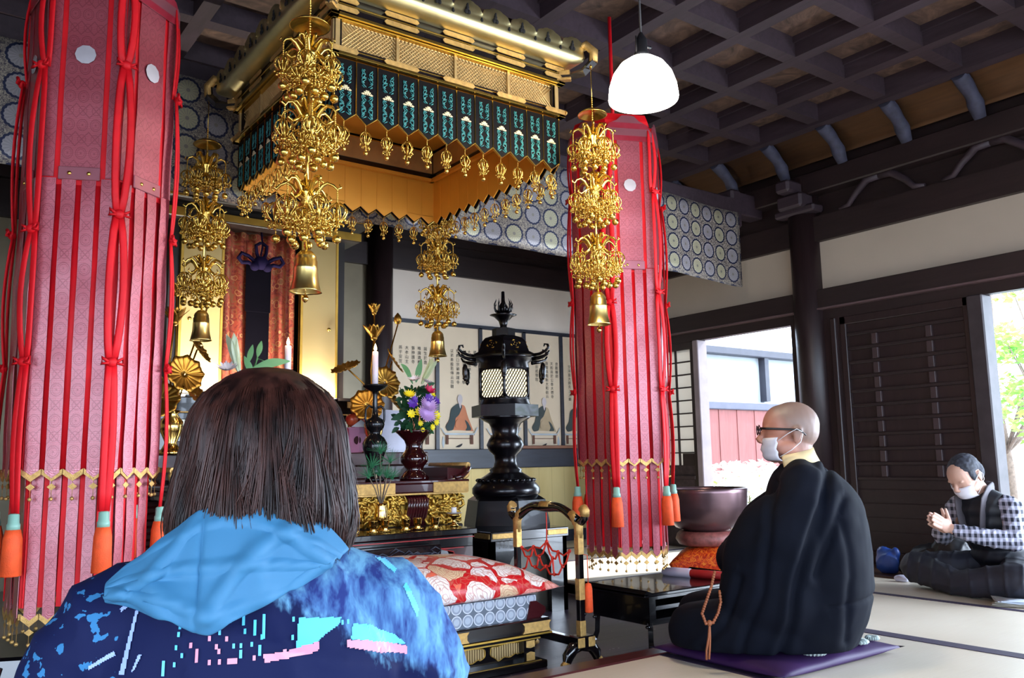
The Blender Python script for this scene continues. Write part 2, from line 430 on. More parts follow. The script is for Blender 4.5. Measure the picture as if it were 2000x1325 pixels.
# far opening with jamb coloured lighter as if sunlit, paper screen and boarded dado
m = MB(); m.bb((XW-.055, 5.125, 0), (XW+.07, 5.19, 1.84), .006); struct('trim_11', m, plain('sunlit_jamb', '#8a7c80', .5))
m = MB(); m.bb((XW-.03, 5.19, 0), (XW+.07, 5.245, 1.84), .006); m.bb((XW-.03, 4.10, 0), (XW+.07, 4.155, 1.84)); m.bb((XW-.01, 5.24, 1.78), (XW+.05, YB, 1.845)); struct('trim_11', m, DWZ)
t = NT('shoji_paper'); tr = t.new('ShaderNodeBsdfTranslucent'); tr.inputs[0].default_value = srgb('#e8e2d8'); mx = t.new('ShaderNodeMixShader'); mx.inputs[0].default_value = .3
t.p.inputs['Base Color'].default_value = srgb('#b8b2ac'); t.p.inputs['Roughness'].default_value = .9
t.link(t.p.outputs[0], mx.inputs[1]); t.link(tr.outputs[0], mx.inputs[2]); t.link(mx.outputs[0], t.n['Material Output'].inputs[0]); PAPER = t.m
m = MB(); m.bb((XW+.018, 5.245, .72), (XW+.022, YB, 1.78)); wd = m.build('window_1', PAPER, kind='structure')
m = MB()
for i in range(10): m.bb((XW-.004, 5.245, .72+i*.118-.006), (XW+.018, 6.5, .72+i*.118+.006))
y = 5.26
while y < 6.5: m.bb((XW-.003, y-.006, .72), (XW+.017, y+.006, 1.78)); y += .19
m.bb((XW-.01, 5.245, .62), (XW+.02, 5.40, .83)); m.build('window_lattice', DW, wd, kind='structure')
m = MB(); m.bb((XW-.01, 5.245, 0), (XW+.05, YB, .72)); m.bb((XW-.03, 5.245, .60), (XW, YB, .635), .005)
struct('wall_right', m, plain('boarded_dado', '#36292c', .5, var=.4, scale=30, bump=.3))
m = MB(); m.bb((XW-.03, YF, 0), (XW+.1, YB, .02)); struct('trim_12', m, DW)

# ---------------------------------------------------------------- back wall (Y = YB)
def wx(x0, x1, z0, z1, mat, proud=0., name='wall_back', bev=0):
    m = MB(); m.bb((x0, YB-proud, z0), (x1, YB+.08, z1), bev); return struct(name, m, mat)
def mat_goldwall(name, a, b_, rough, metal):
    t = NT(name); v = t.coord('Object'); n = t.noise(t.coord('Object', (1, 1, .25)), 3, 3); x = t.sep(v)
    seam = t.math('LESS_THAN', t.math('ABSOLUTE', t.math('SUBTRACT', t.math('FRACT', t.math('MULTIPLY', x[0], 6.3)), .5)), .012)
    c = t.ramp(n, [(.3, srgb(a)), (.7, srgb(b_))]); c = t.mix(t.math('MULTIPLY', seam, .35), c, srgb('#6a5020'))
    return t.out(c, rough, metal)
CREAM = plain('cream_panel', '#e6d9cc', .85, var=.04, scale=3)
PORT = plain('portrait_ground', '#e2cfb4', .85, var=.05, scale=3)
NAVYW = wood('blue_black_wood', '#20222c', '#363a48', 'X', .4)
for sgn in (1, -1):
    X = (lambda x: x) if sgn > 0 else (lambda x: 3.64-x)
    a, b_ = sorted((X(3.53), X(5.85)))
    wx(a, b_, 2.07, 2.52, CREAM); wx(a, b_, .906, 2.06, PORT); wx(a, b_, 2.04, 2.075, NAVYW, .02, 'trim_13')
    wx(a, b_, .725, .905, NAVYW, .05, 'trim_13', .006); wx(a, b_, 0, .725, mat_goldwall('gold_paper_panel', '#b79c5c', '#d8c48a', .55, .3))
    wx(a, b_, 0, .11, NAVYW, .03, 'trim_13')
    for x in (4.0, 4.479, 4.996, 5.466): wx(X(x)-.018, X(x)+.018, .906, 2.05, NAVYW, .02, 'trim_13')
    m = MB(); m.cyl((X(3.40), YB-.03, 0), (X(3.40), YB-.03, 3.0), .118, n=28); struct('trim_7', m, DWZ)
    a, b_ = sorted((X(2.3), X(3.30)))
    wx(a, b_, .0, 2.52, plain('grey_gold_panel', '#7c715c', .5, .5, var=.15, scale=3))
wx(1.34, 2.3, 0, 2.52, DW)
wx(XL, XW, 2.52, 2.72, DWX, .04); wx(XL, XW, 2.72, 3.45, DWX, 0); wx(XL, XW, 2.80, 2.9, DWX, .05)
m = MB(); m.bb((4.7, YB-.075, .905), (5.8, YB-.0, .935), .005); struct('trim_14', m, plain('brown_ledge', '#8a5e48', .5))

# painted patriarch panels: robe, head, bench and columns of writing on the wall panels
def flat(name, polys, mat, parent=None, y=YB-.003):
    m = MB()
    for p in polys: m.prism(p, (0, y, 0), (1, 0, 0), (0, 0, 1), (0, -.0015, 0))
    return m.build(name, mat, parent)
INK = plain('ink', '#2c2a2c', .8); HEADP = plain('faded_head_paint', '#c9bfc0', .8); BENCH = plain('bench_paint', '#6e4a3c', .8); BENW = plain('pale_blue_paint', '#b9c2c8', .8)
ROBES = [('#3d4a4c', '#c9805c'), ('#4a5254', '#bfa67c'), ('#454d4c', '#b8a384')]
def rounded(pts, n=5):
    out = []
    N = len(pts)
    for i in range(N):
        a, b_, c = Vector(pts[i-1]), Vector(pts[i]), Vector(pts[(i+1) % N])
        p, q = b_.lerp(a, .3), b_.lerp(c, .3)
        for k in range(n+1):
            t_ = k/n; out.append(tuple(((1-t_)**2*p + 2*t_*(1-t_)*b_ + t_*t_*q)[:2]))
    return out
def text_mesh(lines, size, name, parent, x, z, step, y=YB-.004, mat=INK):
    objs = []
    cu = bpy.data.curves.new('t', 'FONT'); cu.size = size; cu.align_x = 'CENTER'; cu.resolution_u = 2
    tmp = bpy.data.objects.new('t', cu); COL.objects.link(tmp); dg = bpy.context.evaluated_depsgraph_get()
    m = MB()
    for li, (s_, dz) in enumerate(lines):
        for k, ch in enumerate(s_):
            if ch == ' ': continue
            cu.body = ch; dg.update(); me = bpy.data.meshes.new_from_object(tmp.evaluated_get(dg))
            ox, oz = x-li*step, z-dz-k*size*1.12
            vs = [m._v((ox+v.co.x, y, oz+v.co.y)) for v in me.vertices]
            for f in me.polygons:
                m.facev([vs[i] for i in f.vertices])
            bpy.data.meshes.remove(me)
    bpy.data.objects.remove(tmp)
    return m.build(name, mat, parent)
TEXTS = [
 (3.765, [('詳叩', 0), ('誕生於唐', 0), ('唯識遺教', 0), ('張神護寺', 0), ('大本山主', 0), ('孫平安宮', 0)], 'orange'),
 (4.24, [('嵯峨寺蔵', .0), ('大千山道學十', .0), ('大本生不轉上宗學', 0), ('密教口宗頭神護寺', 0), ('以弟善般若傳云百觀', 0)], 'orange'),
 (4.74, [('弘法大師', 0), ('和州久米寺', 0), ('東寺長者', 0)], 'olive'),
 (5.23, [('良觀禪師', 0), ('天和尚於公香大德寺', .0), ('唐僧高祖新大和尚云', 0), ('鑑眞道與士', .0), ('律宗戒壇院', 0)], 'grey'),
 (5.66, [('者', 0), ('空海量大師先上人師', 0)], 'grey'),
]
LAB = ['painted wall panel of a patriarch half hidden behind the flower vase and brass lotus', 'painted wall panel of a seated patriarch in dark and orange robes', 'painted wall panel mostly hidden behind the iron lantern', 'painted wall panel of a seated patriarch in dark and tan robes', 'painted wall panel cut off by the right red banner']
for i, (cx, lines, kind) in enumerate(TEXTS):
    p = thing('wall_painting', LAB[i], 'painting', (0, 0, 0), group='patriarch paintings along the back wall')
    rd, ro = {'orange': ROBES[0], 'olive': ROBES[1], 'grey': ROBES[2]}[kind]
    rd = plain('robe_dark_paint', rd, .8); ro = plain('robe_light_paint', ro, .8)
    q = lambda pts: rounded([(cx+a*.001, 1.02+b_*.001) for a, b_ in pts])
    flat('robe', [q([(-20, 300), (60, 290), (90, 190), (150, 60), (160, 50), (0, 60), (-140, 60), (-150, 100), (-90, 180)])], ro, p, YB-.004)
    flat('robe_sleeve', [q([(-15, 310), (35, 285), (-5, 200), (-45, 170), (-50, 120), (-70, 60), (-130, 50), (-155, 90), (-110, 150), (-90, 260)]), q([(55, 160), (95, 130), (135, 60), (60, 55), (85, 90)])], rd, p, YB-.0065)
    flat('head', [[(cx+.005+.028*cos(a), 1.02+.345+.045*sin(a)) for a in [k*pi/8 for k in range(16)]]], HEADP, p, YB-.009)
    flat('neck', [q([(-12, 318), (24, 318), (8, 250)])], HEADP, p, YB-.0072)
    flat('hands', [q([(-50, 80), (50, 80), (45, 140), (15, 165), (-15, 165), (-45, 140)])], ro, p, YB-.011)
    flat('bench', [[(cx-.15, 1.035), (cx+.16, 1.035), (cx+.16, 1.05), (cx-.15, 1.05)], [(cx-.14, 1.0), (cx+.13, 1.0), (cx+.13, 1.006), (cx-.14, 1.006)], [(cx-.15, .95), (cx-.125, .95), (cx-.125, 1.035), (cx-.15, 1.035)], [(cx+.115, .95), (cx+.145, .95), (cx+.145, 1.035), (cx+.115, 1.035)]], BENCH, p, YB-.013)
    flat('bench_cloth', [[(cx-.16, 1.036), (cx+.15, 1.036), (cx+.165, 1.052), (cx-.175, 1.052)], [(cx-.205, 1.10), (cx-.195, 1.10), (cx-.165, 1.0525), (cx-.178, 1.0525)], [(cx+.19, 1.11), (cx+.2, 1.105), (cx+.168, 1.0525), (cx+.155, 1.0525)]], BENW, p, YB-.015)
    flat('slippers', [q([(-50, -95), (-20, -80), (35, -60), (20, -85), (-5, -98)])], INK, p, YB-.004)
    flat('water_jar', [q([(-190, -60), (-180, 0), (-170, 0), (-160, -50), (-175, -110)])] if i in (0, 1, 4) else [q([(165, -60), (175, 10), (185, 0), (195, -50), (180, -110)])], BENW, p, YB-.004)
    text_mesh(lines, .037, 'writing', p, cx+.18 if i != 4 else cx-.02, 1.80-(.02*i if i > 1 else 0), .064)
# left and front walls, mostly out of view
m = MB(); m.bb((XL-.08, .7, 0), (XL, YB, .9)); m.bb((XL-.08, YF, 0), (XL, -1.6, .9)); m.bb((XL-.08, YF, 1.84), (XL, YB, 3.45)); struct('wall_left', m, DW)
m = MB(); m.bb((XL-.08, .7, .9), (XL, YB, 1.84)); m.bb((XL-.08, YF, .9), (XL, -1.6, 1.84)); struct('wall_left', m, PLASTER)
m = MB(); m.bb((XL, YF-.08, 2.2), (XW, YF, 3.45)); struct('wall_front', m, DWX)  # unseen header, set low to hold back light from the front
m = MB(); m.bb((XW, YB-.02, -.7), (XW+.3, YB+.4, 3.5)); struct('wall_back', m, DW)  # outer corner block added to stop a light leak
for x in (XL+.1, .6, 3.2, XW-.1):
    m = MB(); m.cyl((x, YF, 0), (x, YF, 2.6), .1, n=20); struct('trim_7', m, DWZ)

# ---------------------------------------------------------------- outside
m = MB(); m.bb((-40, -40, -.75), (60, 60, -.7)); m.bb((-4, -4.2, -.7), (6.9, 7.3, -.15)); struct('floor', m, plain('pale_gravel', '#b4b4b4', .9, var=.1, scale=3))
m = MB(); m.bb((5.95, YF, -.15), (7.1, YB, -.04)); struct('floor', m, wood('veranda_boards', '#6a5a50', '#8c7a6c', 'Y', .6))
m = MB(); m.face([(6.2, -4, 3.2), (8.2, -4, 2.45), (8.2, 3.6, 2.45), (6.2, 3.6, 3.2)]); m.face([(6.2, -4, 3.25), (6.2, 3.6, 3.25), (8.2, 3.6, 2.5), (8.2, -4, 2.5)]); struct('ceiling', m, DW)  # unseen deep eave, shaped to keep the sun off the near tatami
# side wing beyond the far opening: plaster wall, beams, red-brown board fence
g = thing('side_building', 'white plastered building with grey beams seen through the far doorway', 'building', (0, 0, 0))
m = MB(); m.bb((6.6, 7.1, 1.3), (10.6, 7.2, 2.08)); m.build('plaster_wall', plain('sunlit_plaster', '#a4aab0', .9, var=.08, scale=2), g)
m = MB(); m.bb((6.3, 6.98, 2.07), (10.6, 7.2, 2.17), .01); m.build('beam', plain('grey_beam', '#34343f', .6), g)
m = MB(); m.bb((6.3, 6.93, 1.372), (10.6, 7.16, 1.47), .01); m.build('ledge', plain('grey_ledge', '#4c4c5c', .6), g)
m = MB(); m.bb((9.2, 7.0, 1.5), (9.28, 7.12, 2.1)); m.build('post', plain('grey_beam', '#34343f', .6), g)
f = thing('board_fence', 'red-brown vertical board fence below the white plaster outside', 'fence', (0, 0, 0))
m = MB(); x = 6.5; k = 0
RB = wood('red_fence_boards', '#6e3430', '#8a4a46', 'Z', .6)
while x < 10.6:
    m.bb((x, 6.96+.006*(k % 2), -.7), (x+.168, 7.0+.006*(k % 2), 1.37)); x += .17; k += 1
m.build('boards', RB, f)
r = thing('tiled_roof', 'grey tiled eave corner of a low outbuilding beyond the doorway', 'roof', (0, 0, 0))
m = MB()
for i in range(10):
    y0 = 7.3+i*.26
    for j in range(9):
        x0 = 9.3+j*.24; z0 = 1.72+i*.10+j*.02
        m.tube([(x0, y0, z0+.02), (x0, y0+.27, z0+.13)], [.05, .05], 8)
P_ = [[(9.05+j*.5, 7.25+i*.5, 1.68+i*.2+j*.045) for j in range(6)] for i in range(6)]
m.grid(P_, thick=.04); m.build('tiles', plain('grey_roof_tile', '#7c8090', .5, var=.3, scale=20), r)
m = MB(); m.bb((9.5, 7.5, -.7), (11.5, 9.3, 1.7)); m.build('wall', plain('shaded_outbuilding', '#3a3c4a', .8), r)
# foliage
def leaf_mat(name, a, b_):
    t = NT(name); n = t.noise(t.coord('Object'), 3, 3); c = t.ramp(n, [(.35, srgb(a)), (.65, srgb(b_))])
    tr = t.new('ShaderNodeBsdfTranslucent'); t.link(c, tr.inputs[0]); mx = t.new('ShaderNodeMixShader'); mx.inputs[0].default_value = .5
    t.out(c, .5); t.link(t.p.outputs[0], mx.inputs[1]); t.link(tr.outputs[0], mx.inputs[2]); t.link(mx.outputs[0], t.n['Material Output'].inputs[0]); return t.m
LEAF = leaf_mat('maple_leaves', '#5c9a3c', '#a8cc60'); FLW = leaf_mat('white_blossom', '#e8ecd8', '#ffffff'); BARK = plain('bark', '#6c5c50', .9, var=.3, scale=20, bump=.3)
def leaves(m, c, R, n, size, seed, sq=1):
    rr = random.Random(seed)
    for _ in range(n):
        d = Vector((rr.gauss(0, 1), rr.gauss(0, 1), rr.gauss(0, 1))).normalized()*rr.random()**.45
        p = Vector(c)+Vector((d.x*R[0], d.y*R[1], d.z*R[2]))
        u = Vector((rr.gauss(0, 1), rr.gauss(0, 1), rr.gauss(0, .5))).normalized(); v = u.orthogonal().normalized()
        v = (v*cos(rr.random()*6)+u.cross(v)*sin(rr.random()*6)).normalized(); s_ = size*(.6+rr.random()*.8)
        m.face([p-u*s_, p-v*s_*.4+u*s_*.1, p+u*s_, p+v*s_*.4])
def tree(loc, h, blobs, label, seed):
    g = thing('garden_tree', label, 'tree', loc, group='trees in the garden')
    m = MB(); rr = random.Random(seed)
    m.tube([(0, 0, 0), (.05, .04, h*.3), (-.05, .1, h*.6), (.02, .02, h)], [.07, .06, .045, .02], 8)
    for b_ in blobs: m.tube([(0, .05, h*.35), (b_[0]*.5, b_[1]*.5+.03, b_[2]*.7), (b_[0], b_[1], b_[2])], [.025, .016, .006], 6)
    m.build('trunk', BARK, g)
    m = MB()
    for i, b_ in enumerate(blobs): leaves(m, b_[:3], (b_[3], b_[3], b_[3]*.45), 130, .055, seed*10+i)
    m.build('foliage', LEAF, g)
rr = random.Random(3)
def blobs(n, h0, h1, R): return [(rr.uniform(-R, R), rr.uniform(-R, R), rr.uniform(h0, h1), rr.uniform(.3, .5)) for _ in range(n)]
tree((9.6, 3.5, -.7), 3.4, blobs(15, .6, 3.6, .9), 'light green maple nearest the side opening', 1)
tree((12.2, 5.4, -.7), 4.2, blobs(12, 1.2, 4.2, 1.2), 'taller green tree behind the maple', 2)
tree((9.4, .9, -.7), 3.2, blobs(10, .5, 3.4, 1.0), 'light green tree further along the garden edge', 4)
g = thing('flowering_bush', 'sunlit bush covered in white blossom outside the doorway', 'bush', (7.35, 5.95, -.7))
m = MB(); rr = random.Random(8)
for k in range(14): m.tube([(0, 0, 0), (rr.uniform(-.2, .2), rr.uniform(-.2, .2), .6), (rr.uniform(-.5, .5), rr.uniform(-.4, .4), 1.1)], [.015, .01, .005], 5)
m.build('stems', BARK, g)
m = MB(); leaves(m, (0, 0, .95), (.75, .5, .36), 1400, .035, 9); m.build('leaves', leaf_mat('bush_leaves', '#7aa048', '#c4d478'), g)
m = MB(); leaves(m, (0, 0, 1.12), (.75, .52, .34), 4200, .034, 10); m.build('blossom', FLW, g)
# ---------------------------------------------------------------- cloth materials
def length2(t, x, y): return t.math('SQRT', t.math('ADD', t.math('MULTIPLY', x, x), t.math('MULTIPLY', y, y)))
def band(t, r, c, wd): return t.math('LESS_THAN', t.math('ABSOLUTE', t.math('SUBTRACT', r, c)), wd)
def mat_valance():
    t = NT('medallion_brocade'); tc = t.new('ShaderNodeTexCoord'); x = t.sep(tc.outputs['UV'])
    fu = t.math('SUBTRACT', t.math('FRACT', x[0]), .5); fv = t.math('SUBTRACT', t.math('FRACT', x[1]), .5)
    r = length2(t, fu, fv); an = t.math('ARCTAN2', fv, fu)
    pet = t.math('COSINE', t.math('MULTIPLY', an, 16)); r1 = t.math('SUBTRACT', r, t.math('MULTIPLY', t.math('ABSOLUTE', t.math('COSINE', t.math('MULTIPLY', an, 8))), .03))
    par = t.math('GREATER_THAN', t.math('FRACT', t.math('MULTIPLY', t.math('FLOOR', x[0]), .5)), .25)
    n = t.noise(t.coord('UV', (1, 1, 1)), 14, 4, .7, 1.5); fine = t.noise(t.coord('UV', (1, 1, 1)), 60, 2)
    base = t.ramp(n, [(.42, srgb('#4c4550')), (.5, srgb('#857c74')), (.6, srgb('#b9ad98'))])
    med = t.mix(par, srgb('#8c8488'), srgb('#a8a070'))
    rays = t.math('GREATER_THAN', pet, -.1); med = t.mix(t.math('MULTIPLY', rays, .4), med, srgb('#57505a'))
    med = t.mix(t.math('LESS_THAN', r, .07), med, srgb('#6c6454')); med = t.mix(t.math('MULTIPLY', fine, .25), med, srgb('#ffffff'))
    inside = t.math('LESS_THAN', r1, .345); ring = t.math('LESS_THAN', r1, .425)
    c = t.mix(ring, base, srgb('#1c2444')); c = t.mix(inside, c, med)
    t.bump(t.math('ADD', fine, t.math('MULTIPLY', inside, .5)), .3, .004)
    return t.out(c, .38, t.math('MULTIPLY', t.math('GREATER_THAN', fine, .47), .35))
VAL = mat_valance()
def mat_banner():
    t = NT('crimson_brocade'); tc = t.new('ShaderNodeTexCoord'); x = t.sep(tc.outputs['UV'])
    fu = t.math('SUBTRACT', t.math('FRACT', x[0]), .5); fv = t.math('SUBTRACT', t.math('FRACT', t.math('MULTIPLY', x[1], .5)), .5); fv = t.math('MULTIPLY', fv, 2.0)
    r = length2(t, fu, fv); r2 = length2(t, fu, t.math('SUBTRACT', t.math('ABSOLUTE', fv), 1.0))
    P1 = t.math('MAXIMUM', band(t, r, .40, .03), band(t, r, .28, .02)); P1 = t.math('MAXIMUM', P1, t.math('LESS_THAN', r, .07))
    d = t.math('ABSOLUTE', t.math('SUBTRACT', t.math('ABSOLUTE', fu), t.math('ABSOLUTE', t.math('SUBTRACT', t.math('ABSOLUTE', fv), 1.0))))
    P1 = t.math('MAXIMUM', P1, t.math('MULTIPLY', t.math('LESS_THAN', d, .05), t.math('GREATER_THAN', r, .5))); P1 = t.math('MAXIMUM', P1, band(t, r2, .3, .025))
    th = t.math('GREATER_THAN', t.math('SINE', t.math('MULTIPLY', x[1], 90)), -.2)
    n = t.noise(t.coord('UV', (4, 4, 4)), 5, 3)
    base = t.ramp(n, [(.35, srgb('#a02c3e')), (.65, srgb('#94182c'))]); base = t.mix(t.math('MULTIPLY', th, .5), base, srgb('#c08892'))
    c = t.mix(t.math('MULTIPLY', P1, .42), base, srgb('#641020'))
    t.bump(t.math('ADD', t.math('MULTIPLY', n, 1.0), P1), .35, .003)
    t.p.inputs['Coat Roughness'].default_value = .3
    return t.out(c, .33, t.math('ADD', t.math('MULTIPLY', th, .5), .2), coat=.8)
BAN = mat_banner(); REDC = plain('scarlet_silk', '#cc0a18', .6, var=.15, scale=10, spec=.3); TASS = plain('orange_tassel', '#e8501c', .7, var=.12, scale=40, bump=.3)
TEAL = plain('teal_lacquer', '#2f7d7c', .5); IVORY = plain('ivory_inlay', '#d9c8a0', .6); CHALK = plain('silver_disc', '#b9b2b8', .5, .4)
GREENB = plain('celadon_bead', '#86b0a0', .4)
GOLDI = gold('orange_gold_leaf', '#e89c30', .5, var=.1, scale=4, bump=.03, metal=.15)
CREST = gold('lit_crest_gold', '#ecdca4', .36, var=.1)  # paler gold: strong light on the crest put into its colour
TABL = plain('matt_black_tablet', '#060407', .7, var=.1, spec=.12)

# ---------------------------------------------------------------- small metalwork
def filigree(m, c, wd, h, seed, n=5, r=.0016):
    rr = random.Random(seed); c = Vector(c)
    for k in range(n):
        a = pi*k/n+rr.uniform(-.2, .2); ux = Vector((cos(a), sin(a), 0))
        for s_ in (-1, 1):
            pts = []
            for i in range(9):
                t_ = i/8; ang = t_*4.6
                rad = wd*(.5-.28*t_)
                pts.append(c + ux*s_*(wd*.16+rad*abs(sin(ang))*.9) + Vector((0, 0, -h*(.05+.9*t_) + .12*h*cos(ang))))
            m.tube(pts, [r*1.6, r, r, r*1.3, r, r, r, r*1.4, r*.8], 4, cap=False)
        m.ball(c+ux*wd*.5+Vector((0, 0, -h*.75)), r*2.6, 6, 4); m.ball(c-ux*wd*.46+Vector((0, 0, -h*rr.uniform(.3, .6))), r*2.2, 6, 4)
        m.ball(c-ux*wd*.35+Vector((0, 0, -h*1.02)), r*2.8, 6, 4)
    m.tube([c, c+Vector((0, 0, -h*.5)), c+Vector((0, 0, -h))], [r, wd*.13, r], 7)
def beads(m, a, b_, r, n):
    a, b_ = Vector(a), Vector(b_)
    for i in range(n): m.ball(a.lerp(b_, i/max(1, n-1)), r, 6, 4)
    m.cyl(a, b_, r*.35, n=4)
def make_yoraku():
    root = thing('strung_ornament', '', 'hanging ornament')
    m = MB(); beads(m, (0, 0, .06), (0, 0, -.10), .0042, 18); m.tube([(0, 0, .04), (0, 0, .215)], .002, 5); m.cyl((0, 0, -.1), (0, 0, -.81), .005, n=8); m.build('chain', GOLD, root)
    m = MB(); m.lathe([(0, .012), (.02, .010), (.045, 0), (.062, -.014), (.064, -.018), (.06, -.016), (.042, -.005), (.018, .004), (0, .006)], n=28); m.build('dish', GOLD, root)
    tiers = [(-.10, .085, .10, .052, .062), (-.325, .088, .11, .056, .066), (-.585, .092, .12, .06, .07)]
    def strand_mesh(h, wd, seed):
        m = MB(); beads(m, (0, 0, 0), (0, 0, -.045), .0032, 8)
        filigree(m, (0, 0, -.05), wd, h*.62, seed, 5, .0019)
        beads(m, (0, 0, -.05-h*.6), (0, 0, -.055-h*.82), .003, 4); m.ball((0, 0, -.055-h*.82-.012), .0145, 12, 8)
        return m.mesh('strand')
    for ti, (z, R, h, w1, w2) in enumerate(tiers):
        m = MB()
        m.lathe([(0, .035), (.012, .03), (.02, .018), (.012, .005), (.026, -.005), (.03, -.02), (.014, -.035), (.02, -.05), (.008, -.06), (0, -.062)], (0, 0, z), 18, mod=lambda a, zz: 1+.22*cos(6*a))
        for k in range(6):
            a = k*pi/3+ti*.26; c_, s_ = cos(a), sin(a)
            P = lambda r, dz: (r*c_, r*s_, z+dz)
            m.tube([P(.012, -.025), P(.03, -.012), P(.045, .012), P(.062, .022), P(.08, .014), P(R, .0), P(R+.012, .008), P(R+.006, .018)], [.007, .0075, .007, .006, .005, .0045, .0035, .002], 7)
            m.tube([P(.02, .0), P(.04, -.03), P(.06, -.045), P(.075, -.035), P(.068, -.022)], [.006, .0055, .0045, .0035, .002], 6)
            a2 = a+pi/6
            m.tube([(.015*cos(a2), .015*sin(a2), z+.01), (.035*cos(a2), .035*sin(a2), z+.04), (.052*cos(a2), .052*sin(a2), z+.035), (.05*cos(a2), .05*sin(a2), z+.02)], [.006, .006, .004, .002], 6)
        m.build('crown', GOLD, root)
        sm = strand_mesh(h, w1, 11+ti); si = strand_mesh(h*.8, w2*.9, 31+ti)
        for k in range(6):
            a = k*pi/3+ti*.26
            o = mesh_obj('strand', sm, GOLD, root); o.location = (R*cos(a), R*sin(a), z-.002); o.rotation_euler = (0, 0, a+k)
            a += pi/6
            o = mesh_obj('strand', si, GOLD, root); o.location = (.048*cos(a), .048*sin(a), z-.03); o.rotation_euler = (0, 0, a*2)
    m = MB(); m.lathe([(0, .012), (.016, .008), (.028, -.004), (.033, -.014), (.032, -.024), (.035, -.026), (.035, -.045), (.037, -.047), (.036, -.052), (.038, -.085), (.046, -.125), (.049, -.128), (.044, -.122), (.036, -.09), (0, -.04)], (0, 0, -.80), 36, mod=lambda a, zz: 1+(.06*cos(4*a) if zz < -.1 else 0))
    b_ = m.build('bell', gold('pale_gold_bell', '#f0d080', .3, scale=10, bump=.05), root)
    m = MB(); m.cyl((0, 0, -.89), (0, 0, -.935), .002, n=5); m.lathe([(0, .012), (.008, .004), (.011, -.006), (.006, -.014), (0, -.018)], (0, 0, -.945), 10); m.build('clapper', BRASS, b_)
    return root
proto = make_yoraku()
YL = [((1.105, 2.70, 2.355), 'large gold strung ornament with bell hanging at the near corner of the canopy, nearest the left red banner'),
      ((2.435, 2.70, 2.335), 'gold strung ornament with bell hanging in front of the right red banner'),
      ((1.16, 4.10, 2.375), 'gold strung ornament with bell hanging before the left golden shrine door'),
      ((2.47, 4.10, 2.375), 'gold strung ornament with bell hanging under the far canopy corner near the black lantern')]
YL[0] = (YL[0][0], 'largest gold strung ornament with bell, hanging at the near canopy corner beside left banner')
for i, (p, lab) in enumerate(YL):
    o = proto if i == 0 else copy_tree(proto)
    o.location = p; o.rotation_euler = (0, 0, .4*i); prop(o, lab, 'hanging ornament', 'strung ornaments at the four canopy corners')
    o.scale = (1.12, 1.12, 1.055) if i == 0 else (1.04, 1.04, 1.04 if i == 1 else 1.065)

